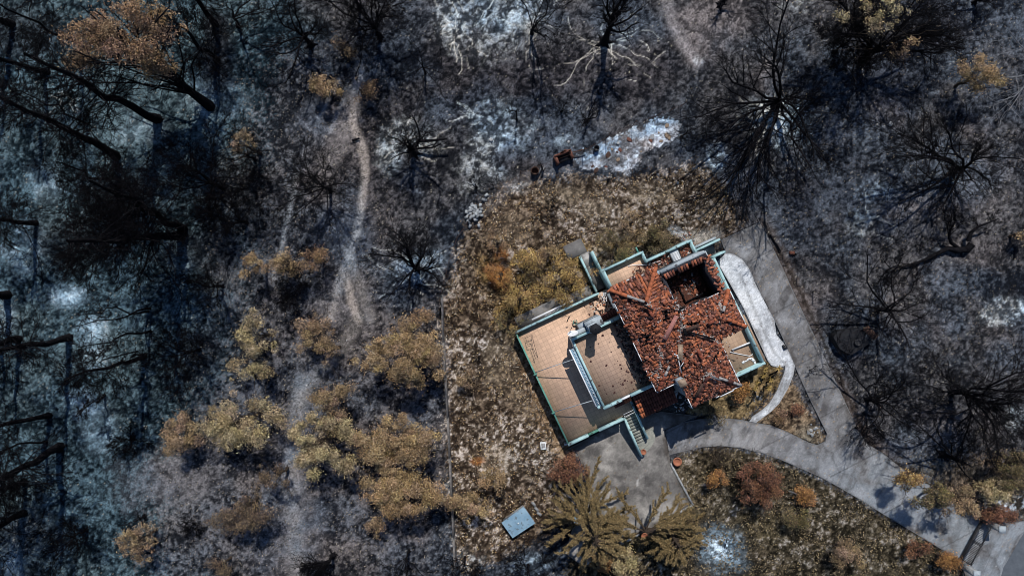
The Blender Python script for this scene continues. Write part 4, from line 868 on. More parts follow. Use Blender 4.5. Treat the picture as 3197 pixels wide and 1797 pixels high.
def pine(base, top, H, label, r0=.17, nbr=54, brl=3.7, seed=None, lo=.36, nb=(7, 4), group=None, bend=.17, droop=-.02, name='charred_pine', mids=None):
    seed = seed if seed is not None else int(base[0]*3 + base[1]*17)
    B = Br(seed); r = B.r; b3 = d(*base); b3[2] = -.25; dr_ = np.array(top, float) - base; L_ = math.hypot(base[0]-1288, base[1]-724)*H/(HC-H); dr_ *= L_/np.linalg.norm(dr_); t3 = d(base[0]+dr_[0], base[1]+dr_[1], H) - b3
    tr = empty(name, b3, label, 'tree', group); n = 9; pts = []
    for k in range(n):
        t = k/(n-1); pts.append(t3*t + np.array((r.gauss(0,bend), r.gauss(0,bend), 0))*math.sin(t*3.14))
    pts = np.array(pts); rr = (1.75 if r0 > .1 else 1.35) * r0 * (1 - .72*np.linspace(0, 1, n)); rr[0] *= 1.35
    Tk = Br(seed+1); Tk.thick.append((pts, rr))
    for q in range(4):
        a = q*1.57 + r.uniform(-.3,.3); Tk.thick.append((np.array([(0,0,.5),(math.cos(a)*r0*1.5, math.sin(a)*r0*1.5,.2),(math.cos(a)*r0*3, math.sin(a)*r0*3,.1)]), np.array((r0*.8, r0*.5, r0*.12))))
    for i in range(nbr):
        t = lo + (1-lo)*(i + r.random())/nbr; x = t*(n-1); k = min(int(x), n-2); p = pts[k] + (pts[k+1]-pts[k])*(x-k)
        a = r.uniform(0, 6.283); L = brl * r.uniform(.55, 1.2) * (1.15 - .75*t)
        B.grow(p, (math.cos(a), math.sin(a), r.uniform(-.1,.55)), L, r0*.26*(1.2-.6*t), 2, nb, droop, .2, (.45, 1.05), .5, 6, .3, .017)
    for i in range(5):                                 # dead stubs lower down
        t = r.uniform(.12, lo); x = t*(n-1); k = min(int(x), n-2); p = pts[k] + (pts[k+1]-pts[k])*(x-k); a = r.uniform(0,6.28)
        B.grow(p, (math.cos(a), math.sin(a), .1), r.uniform(.4,1.5), r0*.2, 1, (3,), 0, .2)
    sm = r0 < .09; Tk.thick += B.thick + (B.thin if sm else []); Tk.mesh('thick', 'trunk', 'char', tr)
    if not sm: B.mesh('thin', 'branch', 'twig', tr)
    return tr
PAL = dict(gold=[(.335,.235,.12),(.25,.168,.085),(.40,.305,.18),(.17,.11,.05),(.23,.16,.085),(.09,.06,.035)], pale=[(.38,.31,.175),(.30,.235,.125),(.23,.175,.095),(.44,.375,.23),(.15,.11,.06),(.10,.085,.045)],
  tan=[(.26,.185,.105),(.205,.14,.078),(.32,.24,.15),(.13,.088,.05),(.08,.055,.035)], brown=[(.185,.115,.062),(.23,.15,.085),(.13,.078,.043),(.27,.185,.11),(.075,.05,.033)], red=[(.135,.062,.036),(.18,.085,.047),(.09,.042,.027),(.215,.11,.062),(.05,.03,.022)],
  orange=[(.27,.135,.045),(.33,.18,.065),(.20,.095,.035),(.12,.065,.03)], olive=[(.145,.11,.055),(.20,.15,.072),(.09,.07,.037),(.105,.10,.042),(.05,.04,.025)], yellow=[(.38,.265,.09),(.27,.17,.055),(.46,.345,.15),(.15,.085,.034),(.08,.052,.026),(.19,.12,.05)],
  fir=[(.205,.145,.066),(.14,.097,.045),(.275,.20,.10),(.08,.066,.032)], dim=[(.13,.095,.06),(.18,.13,.08),(.085,.062,.042),(.055,.042,.032)])
def leaves(mb, rng, C, R, n, pal, size, flat=.8, upbias=.35, elong=2.2):
    """n leaf-shaped faces through the clump C (centre) R (radius)"""
    u = rng.normal(size=(n, 3)); u /= np.linalg.norm(u, axis=1, keepdims=True); u[:, 2] = np.where(u[:, 2] < -.35, -u[:, 2], u[:, 2])
    p = C + u * (R * (.35 + .65*rng.rand(n, 1)**.5)) * np.array((1, 1, flat))
    nn = u + rng.normal(size=(n, 3))*.75 + np.array((0, 0, upbias)); nn /= np.linalg.norm(nn, axis=1, keepdims=True)
    t = np.cross(nn, rng.normal(size=(n, 3))); t /= np.linalg.norm(t, axis=1, keepdims=True); b = np.cross(nn, t)
    s_ = size * rng.uniform(.55, 1.3, (n, 1)); v = np.stack([p - t*s_*elong/2, p + b*s_*.5, p + t*s_*elong/2, p - b*s_*.5], 1)
    cl = np.array(pal)[rng.randint(0, len(pal), n)] * rng.uniform(.75, 1.25, (n, 1)) * rng.uniform(.68, 1.38) * np.array((1, rng.uniform(.92, 1.04), rng.uniform(.85, 1.15)))
    mb.add(v.reshape(-1, 3), np.arange(n*4).reshape(n, 4), np.repeat(cl, 4, 0))
def leafy(name, c, rD, H, pal, label, ry=None, dens=1.0, size=.085, n=None, group=None, base=None, cat='tree', gap=.25, trunkr=.11, twigs=True, low=.25, leafclump=.31, seed=None, bark='bark'):
    """scorched tree: c centre of the crown in the photo, rD radius there"""
    size = size * .74
    seed = seed if seed is not None else int(c[0]*11 + c[1]*5); rng = np.random.RandomState(seed); r = random.Random(seed)
    zc = H*.66; C = d(c[0], c[1], zc); k = (HC - zc)/HC; Rx = rD*M*k; Ry = (ry or rD)*M*k; hz = H*.36
    b3 = d(*base) if base else np.array((C[0] + Rx*.05, C[1] + Ry*.05, 0)); b3[2] = -.2
    tr = empty(name, b3, label, cat, group); mb = MB(); ncl = n or max(9, int(52*dens**.5*(Rx*Ry/4)**.66)); B = Br(seed)
    cl = []
    for i in range(ncl*4):
        if len(cl) >= ncl: break
        q = rng.normal(size=3); q /= np.linalg.norm(q); q[2] = abs(q[2]) if rng.rand() > low else -abs(q[2])*.6
        rad = rng.uniform(.35, 1.0)**.8; rag = .68 + .64*vnoise(np.array(math.atan2(q[1], q[0])*1.6 + seed % 50), np.array(q[2]*1.5 + 3), seed % 83)
        off = np.array((q[0]*Rx*rad*rag, q[1]*Ry*rad*rag, q[2]*hz*rad*(.75 + .5*rng.rand())))
        if vnoise(np.array(off[0]/max(Rx,.5)*2.6 + seed), np.array(off[1]/max(Ry,.5)*2.6 + 9), seed % 97) < gap + .06: continue
        cl.append(off)
    dn = .55 + .45*dens
    for off in cl:
        Rc = leafclump*rng.uniform(.45, 1.5)*(1 + .13*min(Rx, 4)); leaves(mb, rng, C - b3 + off, Rc, max(8, int(150*dn*(Rc/.5)**2*(.085/size)**1.5)), PAL[pal], size, .75)
        leaves(mb, rng, C - b3 + off*1.04, Rc*1.7, max(4, int(26*dn*(Rc/.5)**2*(.085/size)**1.5)), PAL[pal], size, .7)
    mb.build('foliage', MT['leaf'], tr)
    ct = C - b3; k = 5; pts = np.array([ct*q/(k-1)*np.array((1,1,.92)) + np.array((r.gauss(0,.06), r.gauss(0,.06), 0))*(q > 0) for q in range(k)])
    Tk = Br(seed+1); Tk.thick.append((pts, trunkr*np.array((1.5,1.1,.9,.75,.5)))); Tk.mesh('thick', 'trunk', bark, tr)
    if twigs:
        for off in cl[::2]:
            s0 = pts[r.randint(1, k-1)]; e = ct + off*1.1; v = e - s0
            B.grow(s0, v, np.linalg.norm(v)*1.05, trunkr*.3, 1, (5,), 0, .18, (.4,.9), .32, 5, .45)
        B.thin += B.thick; B.mesh('thin', 'branch', bark, tr)
    return tr
P = pine
P((290,394), (-70,205), 14, 'thick charred pine leaning off the left edge, third trunk down from the top-left corner', .19, 54)
P((395,298), (-40,85), 15, 'thick charred pine whose trunk base stands left of the big brown-crowned tree', .19, 60)
P((217,312), (30,220), 8, 'slim charred pine between the two thick leaning trunks at upper left', .07, 16, 1.4)
P((243,352), (205,318), 3, 'tiny burnt sapling beside the slim pine at upper left', .035, 8, .8)
P((459,575), (255,470), 13, 'charred pine with a hooked trunk, upper of the twin trunks sharing one foot', .17, 70, 4.2)
P((457,590), (60,612), 14, 'charred pine with the widest black twig crown, lower of the twin trunks sharing one foot', .20, 84, 5.2, lo=.25, nb=(9,4))
P((174,848), (-60,895), 12, 'charred pine with a straight right-angled shadow at the middle of the left edge', .15, 46)
P((18,742), (-90,750), 10, 'charred trunk stub entering at the left edge above the pine with the right-angled shadow', .17, 14)
P((46,853), (-60,868), 9, 'charred trunk crossing behind the pine with the right-angled shadow at the left edge', .15, 16)
P((377,776), (205,790), 9, 'thin bare sapling, topmost of the four parallel saplings in the white ash', .055, 12, 1.5, lo=.55, nb=(4,2))
P((373,783), (165,826), 9.5, 'thin bare sapling, second from top of the four parallel saplings in the white ash', .055, 12, 1.5, lo=.55, nb=(4,2))
P((379,832), (165,880), 9.5, 'thin bare sapling, third from top of the four parallel saplings in the white ash', .065, 14, 1.7, lo=.5, nb=(4,2))
P((362,896), (150,962), 10, 'medium charred pine, lowest of the four parallel stems in the white ash', .11, 40, 3.0)
P((358,893), (190,900), 8, 'thin curved burnt stem growing beside the medium pine in the ash', .05, 12, 1.4, bend=.6)
P((123,1045), (-50,1080), 11, 'charred pine with a wavy trunk low on the left edge', .12, 22, 2.2)
P((115,1110), (-40,1135), 8, 'slender charred pine just below the wavy-trunked pine at the left edge', .07, 18, 1.6)
P((150,1123), (-15,1210), 12, 'thick bowed charred pine above the bottom-left corner', .18, 60, 4.0)
P((262,993), (222,1022), 4, 'small burnt tree with drooping twigs at the edge of the pale ash strip', .06, 16, 1.3, lo=.5)
P((60,1290), (-80,1350), 12, 'charred pine with dense drooping twigs in the bottom-left corner', .14, 70, 4.2, lo=.2)
P((30,60), (-120,20), 13, 'charred pine trunk at the very top-left corner', .15, 26, 2.8)
P((210,120), (60,40), 11, 'thin charred pine left of the big brown crown at the top', .10, 34, 2.8, lo=.3)
P((120,180), (-60,130), 11, 'bare black pine with fine twigs below the top-left corner', .12, 34, 2.8, lo=.3)
P((540,60), (470,-30), 9, 'dark charred pine at the top edge right of the big brown crown', .14, 30, 2.4, lo=.25)
P((300,470), (150,410), 8, 'shorter charred pine with a wide fan of black twigs above the twin-trunked pine', .10, 40, 3.4, lo=.2)
P((90,560), (-40,545), 9, 'charred pine with a tangled dark crown at the left edge above the white ash', .11, 60, 3.6, lo=.2)
P((60,1210), (-60,1250), 10, 'charred pine with tangled low twigs at the left edge below the bowed pine', .12, 60, 3.6, lo=.15)
P((545,150), (500,110), 8, 'very dark charred pine right of the big brown crown', .12, 44, 3.0, lo=.15)
b = bare
b('charred_shrub', (336,1103), 3.2, 1.5, 'star-shaped burnt shrub on grey ash between the pines and the pale bushes', 12, r0=.06, trunk=.15, flat=.5)
b('charred_tree', (216,1331), 5, 2.2, 'burnt tree with drooping fans of twigs near the bottom-left corner', 8, r0=.10, nb=(9,7,3))
b('charred_shrub', (362,1298), 2, 1.0, 'gnarled black stump above the small pale-leaved tree at bottom left', 6, r0=.09, lev=2, nb=(4,3))
b('charred_tree', (600,66), 6, 3.6, 'burnt tree with long level limbs near the top edge', 5, r0=.13, arc=(-.5,.35), nb=(9,6,3), lean=(.4,0))
b('charred_tree', (782,112), 6.5, 2.8, 'gnarled burnt tree with a thick black trunk at the top, left one of a pair', 9, r0=.20, nb=(8,5,3))
b('charred_tree', (955,92), 9, 3.4, 'tall burnt tree with dense sweeping twigs at the top, right one of a pair', 14, r0=.16, nb=(9,6,3), trunk=.28)
b('charred_tree', (905,20), 9, 3.2, 'burnt tree cut by the top edge above the tall sweeping one', 10, r0=.12, nb=(9,6,3))
b('charred_tree', (1070,185), 5.5, 2.2, 'thin twisted burnt tree with few zigzag limbs right of the tall sweeping tree', 4, r0=.07, lev=2, nb=(4,3), wob=.4, limbs=[(1065,95,4),(1165,245,3.5),(1115,260,3),(1030,250,2.5)])
b('charred_tree', (1042,385), 5, 1.5, 'stout burnt stump-like tree with stubby top limbs amid white ash', 8, r0=.24, lev=3, nb=(6,5,3), limbs=[(1012,322,4.5),(1068,325,4.5),(985,355,4),(1122,352,4)], limb_r=.35)
b('charred_tree', (832,480), 7.5, 2.9, 'burnt tree with an upright fan of fine twigs beside the pale track', 11, r0=.12, nb=(10,7,3))
b('charred_tree', (1052,675), 6, 2.6, 'burnt tree with arched stems sweeping up over ash lines, left of the garden wall', 6, r0=.17, nb=(8,5,3), limbs=[(985,565,5),(1005,575,5.2),(1020,590,5),(965,600,4.5),(1090,640,4),(1100,690,3),(1010,730,2.5)])
b('charred_tree', (1520,105), 9, 1.3, 'black burnt stump cluster at the centre of white root lines', 14, r0=.26, lev=2, nb=(6,4), trunk=.5, up=.1)
b('charred_tree', (1338,85), 8, 1.6, 'burnt tree with several long stems beside a patch of pale ash at the top', 8, r0=.14, lev=2, nb=(7,5), trunk=.12, up=.2, flat=1.3)
b('charred_shrub', (1475,305), 2.2, .9, 'small burnt stump with crossed limbs above the white ash strip', 9, r0=.11, lev=2, nb=(4,3))
b('charred_shrub', (1413,280), 2.0, 1.1, 'spidery bare shrub left of the small stump above the ash strip', 8, r0=.05, lev=2, nb=(4,3), trunk=.2)
b('charred_shrub', (1300,300), 3.5, 1.0, 'lone thin sapling with a few crooked twigs and a long straight shadow', 4, r0=.05, lev=2, nb=(4,2), trunk=.75, arc=(1.6,3.6))
b('charred_shrub', (1198,472), 1.6, .9, 'low charred bush at the broken corner of the garden fence', 9, r0=.07, lev=2, nb=(5,3))
b('charred_shrub', (1240,465), 1.6, .8, 'few black twigs right of the low charred bush by the fence corner', 5, r0=.035, lev=2, nb=(3,2))
b('charred_shrub', (1390,520), 2.6, 1.0, 'thin bare shrub standing in the middle of the scorched garden', 8, r0=.04, lev=2, nb=(6,4))
b('charred_shrub', (1528,455), 1.5, .5, 'small burnt stem standing below the white ash strip', 4, r0=.05, lev=1, nb=(3,), trunk=.6)
b('charred_tree', (1715,345), 4, .8, 'thin burnt stem with a long twiggy shadow at the right end of the ash strip', 5, r0=.05, lev=2, nb=(4,3), trunk=.5)
b('charred_shrub', (1812,12), 2.5, 1.0, 'black stump at the top edge beside a pale footpath', 7, r0=.16, lev=2, nb=(4,3), flat=.7)
b('charred_tree', (1945,262), 8, 3.0, 'huge burnt tree with thick splayed limbs on a mound of white ash', 2, r0=.24, nb=(10,7,3), trunk=.18, limbs=[(1945,80,8.5),(1840,90,7.5),(1760,215,6),(1775,150,7),(1800,240,5),(2010,235,4),(1860,420,4.5),(1815,470,4),(1905,520,4.5),(1960,520,4),(1990,500,4),(1940,430,5),(2030,400,3)], limb_r=.45)
b('charred_tree', (2165,150), 9.5, 3.6, 'large burnt tree with a black heart and yellow leaf tufts on top', 15, r0=.24, nb=(11,8,3), trunk=.3, limbs=[(2160,10,9),(2230,30,8.5)])
b('charred_tree', (2100,130), 5, 2.2, 'dense black burnt thicket left of the large tree with yellow tufts', 10, r0=.10, nb=(12,9,4))
b('charred_tree', (2395,430), 7.5, 3.0, 'burnt tree with a hollow ash-blue base and three broad fans of twigs', 4, r0=.22, nb=(11,8,3), trunk=.22, limbs=[(2500,350,6),(2470,300,7),(2420,250,7.5),(2250,330,6),(2280,420,5),(2300,290,6.5),(2390,545,3)], limb_r=.42)
b('charred_tree', (2208,778), 6, 2.6, 'burnt tree leaning beside the black sheet-covered tank', 9, r0=.15, nb=(7,5,3), limbs=[(2190,690,6),(2240,705,5.5),(2330,860,4),(2120,735,4)])
b('charred_tree', (2395,985), 9, 3.6, 'largest bare tree of the south-east, black limbs radiating on all sides', 15, r0=.20, nb=(10,7,3), trunk=.25)
b('charred_tree', (2182,1005), 5, 1.9, 'burnt tree casting a twiggy shadow on the drive junction', 9, r0=.15, nb=(8,6,3), limbs=[(2185,905,5)])
b('charred_tree', (2372,1142), 5.5, 2.2, 'burnt forked stump with thin upright limbs just below the largest bare tree', 4, r0=.20, lev=2, nb=(5,4), limbs=[(2290,1050,5),(2330,1060,5.5),(2420,1060,5.5),(2460,1170,2)], limb_r=.3)
b('charred_shrub', (2450,8), 2.5, 1.2, 'dark burnt stump cut by the top edge toward the right', 9, r0=.14, lev=2, nb=(6,4))
b('charred_tree', (2150,1075), 3, 1.2, 'low bare shrub at the verge where the two drives join', 9, r0=.04, lev=2, nb=(7,4), trunk=.1)
b('pale_dead_tree', (2600,190), 4.5, 1.5, 'pale grey dead limbs reaching in from the right edge', 0, r0=.11, m='palewood', lev=2, nb=(5,3), trunk=.3, limbs=[(2500,175,4),(2490,195,3.5),(2520,150,4.5),(2510,205,3)])
b('charred_tree', (560,720), 5, 2.2, 'burnt twiggy tree between the ash-strewn pines and the yellow bushes', 9, r0=.10, nb=(9,6,3))
b('charred_tree', (560,470), 7, 3.0, 'dark dense burnt tree right of the twin-trunked pine', 12, r0=.14, nb=(11,8,4))
b('charred_tree', (620,560), 5.5, 2.4, 'black twiggy burnt tree left of the faint second track', 10, r0=.10, nb=(10,7,3))
b('charred_tree', (500,880), 6, 2.2, 'burnt tree at the dark east edge of the pine stand', 10, r0=.10, nb=(10,7,3))
b('charred_tree', (640,400), 5.5, 2.4, 'fine-twigged burnt tree above the brown-yellow tuft at upper left', 9, r0=.09, nb=(9,6,3))
b('charred_tree', (770,715), 4.5, 1.7, 'black burnt shrub beside the reddish bush near the pale track', 11, r0=.08, nb=(9,6,3))
b('charred_tree', (838,1395), 5, 2.0, 'burnt tree with one-sided drooping branches at the bottom edge', 10, r0=.15, nb=(10,7,3), arc=(2.2,4.9))
b('charred_tree', (1030,1385), 5.5, 2.6, 'burnt tree with spidery limbs under the big golden crowns at the bottom', 7, r0=.08, nb=(9,6,3), arc=(3.0,6.2))
b('charred_tree', (1170,1400), 4.5, 1.6, 'bare black tree beside the end of the garden wall at the bottom', 7, r0=.07, nb=(7,5,3))
b('charred_tree', (1330,1420), 4, 2.0, 'bare twiggy shrub below the blue sheet at the bottom edge', 10, r0=.06, nb=(10,7,3))
b('charred_shrub', (1205,900), 1.5, .7, 'small twisted black shrub just right of the garden wall', 6, r0=.05, lev=2, nb=(4,3))
b('charred_shrub', (490,1315), 1.8, .9, 'dark round burnt bush on pale ash at lower left', 12, r0=.04, lev=2, nb=(9,5), trunk=.1)
b('charred_shrub', (1660,600), 2.2, 1.2, 'bare ring of dark twigs behind the north balcony', 12, r0=.04, lev=2, nb=(6,4), trunk=.15)
b('charred_shrub', (1800,1135), 1.8, .9, 'leafless brown shrub on the bed edge below the curved drive', 10, r0=.035, lev=2, nb=(6,4), trunk=.1, m='bark')
b('charred_shrub', (2000,640), 1.2, .6, 'small black shrub on the verge of the east drive', 6, r0=.03, lev=2, nb=(4,3))
b('charred_shrub', (2035,930), 1.3, .7, 'small burnt weed on the verge where the east drive widens', 6, r0=.03, lev=2, nb=(4,3))
# the fallen tree
ft = empty('fallen_tree', d(2425,600), 'charred tree lying fallen, its curved trunk stretching left', 'tree')
B = Br(77); o0 = d(2425,600)
main = [at('L7',*q) - o0 for q in [(1525,470,.5),(1490,510,.3),(1420,515,.3),(1360,500,.35),(1280,540,.3),(1200,580,.25),(1120,610,.25),(1040,630,.25)]]
Tk = Br(3); Tk.thick.append((np.array(main), np.array((.30,.30,.26,.20,.16,.13,.09,.05))))
Tk.thick.append((np.array([at('L7',*q)-o0 for q in [(1430,500,.3),(1380,460,.5),(1365,420,.9),(1375,380,1.3)]]), np.array((.16,.14,.11,.07))))
Tk.thick.append((np.array([at('L7',*q)-o0 for q in [(1500,450,.5),(1520,390,.8),(1570,350,1.1),(1650,320,1.2),(1710,295,1.2)]]), np.array((.20,.14,.10,.07,.03))))
Tk.mesh('thick', 'trunk', 'char', ft)
for q in [(1300,530),(1200,580),(1120,610),(1040,630),(960,640),(1000,640)]:
    for k in range(3): B.grow(at('L7',q[0],q[1],.3)-o0, (-1+B.r.gauss(0,.5), -.35+B.r.gauss(0,.6), .3), 1.8, .04, 2, (7,4), 0, .2)
for q in [(1365,420),(1375,380)]:
    for k in range(4): B.grow(at('L7',q[0],q[1],1.)-o0, (B.r.gauss(0,.5), 1+B.r.gauss(0,.5), .4), 1.8, .04, 2, (7,4), 0, .2)
for q in [(1570,350),(1650,320)]:
    for k in range(3): B.grow(at('L7',q[0],q[1],1.1)-o0, (B.r.gauss(0,.8), .8+B.r.gauss(0,.5), .3), 1.0, .03, 2, (5,3), 0, .2)
B.thin += B.thick; B.mesh('thin', 'branch', 'twig', ft)

L = leafy
L('scorched_pine', (350,125), 150, 12, 'brown', 'big brown-crowned scorched pine at the upper left', 108, .62, .10, base=(528,268), trunkr=.30, gap=.46, leafclump=.36, n=95, bark='char')
L('scorched_bush', (818,225), 42, 2.5, 'gold', 'yellow-brown bush above the pale striped clearing', 30, .8, cat='bush')
L('scorched_bush', (860,128), 34, 3, 'tan', 'thin brown leaf tufts between the two burnt trees at the top', 26, .45, cat='bush', gap=.4)
L('scorched_bush', (905,225), 40, 2, 'brown', 'sparse brown bush right of the yellow-brown one', 26, .35, cat='bush', gap=.45)
L('scorched_tree', (612,365), 40, 5, 'tan', 'small brown-yellow leaf tufts on the edge of the dark pine shade', 34, .5, gap=.45)
L('scorched_tree', (640,668), 30, 4, 'gold', 'small yellow tuft, left of the two beside the faint track', None, .7)
L('scorched_tree', (712,662), 52, 4, 'tan', 'yellow-brown bush, right of the two beside the faint track', 36, .6, gap=.35)
L('scorched_bush', (795,655), 52, 3, 'brown', 'reddish-brown thin bush next to the pale track', 26, .4, cat='bush', gap=.4)
L('scorched_tree', (648,850), 50, 4.5, 'pale', 'pale yellow tree with a ragged two-part crown left of the black stump', 62, .75, gap=.36)
L('scorched_tree', (632,930), 62, 4, 'pale', 'thin pale bush hanging below the ragged two-part tree', 34, .4, gap=.42, base=(640,950))
L('scorched_tree', (790,865), 58, 4, 'tan', 'brown tree growing around a broken black trunk', 66, .75, gap=.33)
L('scorched_tree', (1028,895), 112, 5.5, 'gold', 'large golden-brown tree leaning against the top of the garden wall', 82, 1.15, gap=.22)
L('scorched_tree', (1060,800), 50, 4, 'brown', 'thin rust-brown tree just above the large golden one by the wall', 30, .35, gap=.42)
L('scorched_tree', (465,1088), 55, 4, 'tan', 'westernmost of the pale scorched trees, on open grey ash', 46, .95)
L('scorched_tree', (612,1058), 95, 5, 'pale', 'broad pale tree with deep notches, second from the west in its row', 72, 1.05, gap=.3)
L('scorched_tree', (838,1000), 52, 4.5, 'tan', 'upright tan tree above the broad round pale crown', 50, .7, gap=.33)
L('scorched_tree', (815,1105), 92, 5, 'pale', 'broad pale crown beside the light track, west of the biggest golden pair', 82, 1.1, gap=.27)
L('scorched_tree', (1012,1112), 118, 6, 'gold', 'biggest golden crown touching the garden wall', 72, 1.35, gap=.15)
L('scorched_tree', (1020,1235), 108, 5.5, 'gold', 'golden crown directly south of the biggest one, with a dark notch between', 52, 1.3, gap=.15)
L('scorched_bush', (945,1322), 30, 2.5, 'tan', 'small tan bush below the two biggest golden crowns', 24, .7, cat='bush')
L('scorched_tree', (605,1285), 82, 4.5, 'dim', 'dim brown-green tree spread on the ash at lower left', 66, .6, gap=.36)
L('scorched_tree', (690,1200), 55, 4, 'dim', 'faint leafy tree north of the dim brown-green one', 36, .3, gap=.42)
L('scorched_tree', (1185,1272), 48, 3.5, 'gold', 'golden tree east of the garden wall, near the blue sheet', 38, 1.1, gap=.2)
L('scorched_tree', (1238,1212), 32, 3, 'gold', 'small golden tree north-west of the blue sheet', 30, .9)
L('scorched_bush', (1130,1272), 24, 2.5, 'tan', 'little tan bush sitting over the garden wall', 22, .6, cat='bush')
L('scorched_tree', (350,1360), 58, 3.5, 'tan', 'small pale-leaved tree near the bottom-left corner', 52, .6, gap=.38)
L('scorched_bush', (560,1420), 40, 2, 'dim', 'sparse brown bush at the bottom edge by the light track', 24, .35, cat='bush', gap=.42)
L('scorched_bush', (1175,960), 22, 1.6, 'tan', 'small tan bush beside the wall in the white-flecked garden', 34, .5, cat='bush')
L('scorched_bush', (1578,1418), 58, 3, 'pale', 'pale bush at the bottom edge below the fir', 42, .8, cat='bush')
L('scorched_bush', (1508,1412), 32, 2, 'orange', 'small orange bush at the bottom edge, left of the pale bush', 24, .7, cat='bush')
L('scorched_bush', (1432,1180), 42, 2.6, 'red', 'rust-red bush touching the north-west edge of the fir', 36, 1.2, cat='bush', gap=.12)
L('scorched_bush', (1908,1220), 52, 3.4, 'red', 'big round red-brown bush on the slope south of the drive', 54, 1.25, cat='bush', gap=.1)
L('scorched_bush', (1802,1203), 28, 1.8, 'orange', 'orange-brown bush west of the big round red-brown one', 24, .9, cat='bush')
L('scorched_bush', (2026,1240), 26, 1.6, 'orange', 'rusty low bush east of the big round red-brown one', 28, .6, cat='bush', gap=.35)
L('scorched_bush', (2012,1305), 32, 2, 'olive', 'olive-brown bush near the middle of the south-east slope', 28, .55, cat='bush', gap=.35)
L('scorched_bush', (2128,1388), 38, 2.4, 'tan', 'tan bush with a dark shadow side near the bottom of the slope', 38, .9, cat='bush')
L('scorched_bush', (2310,1385), 30, 1.8, 'red', 'reddish low bush left of the gate', 24, .6, cat='bush', gap=.3)
L('scorched_bush', (2382,1408), 32, 1.8, 'orange', 'orange bush nearest the gate', 24, .9, cat='bush')
L('scorched_tree', (2283,1205), 30, 4.5, 'yellow', 'yellow tuft casting the leftmost leaf shadow on the drive', 26, base=(2300,1180), dens=.9, gap=.2) # .9, gap=.2)
L('scorched_tree', (2340,1240), 42, 5, 'olive', 'olive-yellow tree shading the middle of the drive edge', 38, base=(2365,1215), dens=1.1, gap=.18) # 1.1, gap=.18)
L('scorched_tree', (2412,1258), 42, 4.5, 'tan', 'tan tree at the drive edge closest to the gate', 38, 1.1, gap=.18)
L('scorched_tree', (2492,1228), 42, 3.5, 'pale', 'pale tree right of the three along the drive edge', 34, 1.0, gap=.2)
L('scorched_tree', (2540,1180), 44, 4, 'olive', 'dark olive tree at the right edge above the pale one', 50, 1.0, gap=.2)
L('scorched_hedge', (2510,1292), 62, 1.8, 'red', 'reddish scorched hedge behind the right gate pillar', 16, .9, cat='hedge')
L('scorched_bush', (2458,195), 55, 4, 'gold', 'golden-brown bush by the pale dead limbs at the right edge', 52, .7, cat='bush', gap=.3)
L('scorched_bush', (2572,590), 18, 2, 'gold', 'yellow bush half cut by the right edge', 20, .6, cat='bush')
tuft = dict(cat='leaf tuft', gap=.3, low=.5)
L('leaf_tuft', (2240,40), 52, 13.5, 'pale', 'large pale yellow leaf tuft at the top of the black-hearted burnt tree', 36, .55, base=(2185,120), trunkr=.06, **tuft)
L('leaf_tuft', (2150,22), 30, 13, 'pale', 'smaller yellow leaf tuft, left of the large one on the black-hearted burnt tree', 30, .4, base=(2165,125), trunkr=.05, **tuft)
L('leaf_tuft', (2270,125), 24, 9, 'tan', 'low tan leaf tuft on the right side of the black-hearted burnt tree', 18, .35, base=(2185,150), trunkr=.05, **tuft)
for (x, y), rr, pal, lab in [((1308,752),38,'yellow','yellow garden tree at the outer corner of the lower terrace'),((1399,724),50,'yellow','yellow garden tree by the middle of the terrace north wall'),((1444,692),38,'yellow','yellow garden tree next to the sunken passage'),
    ((1276,808),32,'olive','greenish-brown garden bush below the outer terrace corner'),((1555,618),48,'olive','olive garden tree north of the balcony'),((1640,600),44,'olive','round olive garden bush north of the balcony'),((1319,655),34,'yellow','small yellow garden bush up the slope'),((1259,690),32,'orange','rust-orange garden bush near the garden wall'),((1380,640),30,'tan','thin tan garden bush above the yellow trees'),((1250,610),34,'brown','dark brown garden bush at the west of the garden'),((1590,560),26,'tan','faint tan garden bush at the top of the lawn')]:
    L('garden_tree', (x, y), rr*1.12, 2.4, pal, lab, None, .30, .075, gap=.40, low=.45)
L('garden_shrub', (1857,985), 26, 1.6, 'orange', 'bright orange shrub under the south-east eaves', 18, 1.2, .08, cat='shrub', gap=.05)
L('garden_shrub', (1800,1036), 24, 1.2, 'olive', 'dark shrub at the edge of the house shadow on the lawn', 22, .6, .07, cat='shrub')
L('garden_shrub', (1740,1290), 10, 1.6, 'olive', 'narrow upright dark shrub at the corner of the forecourt', 30, 1.0, .07, cat='shrub', gap=.05)
L('garden_shrub', (1960,1050), 16, .7, 'brown', 'small brown shrub in the triangular bed', 14, .6, .06, cat='shrub')
L('garden_shrub', (2005,1090-60), 12, .6, 'red', 'tiny reddish shrub at the top of the triangular bed', 12, .5, .06, cat='shrub')

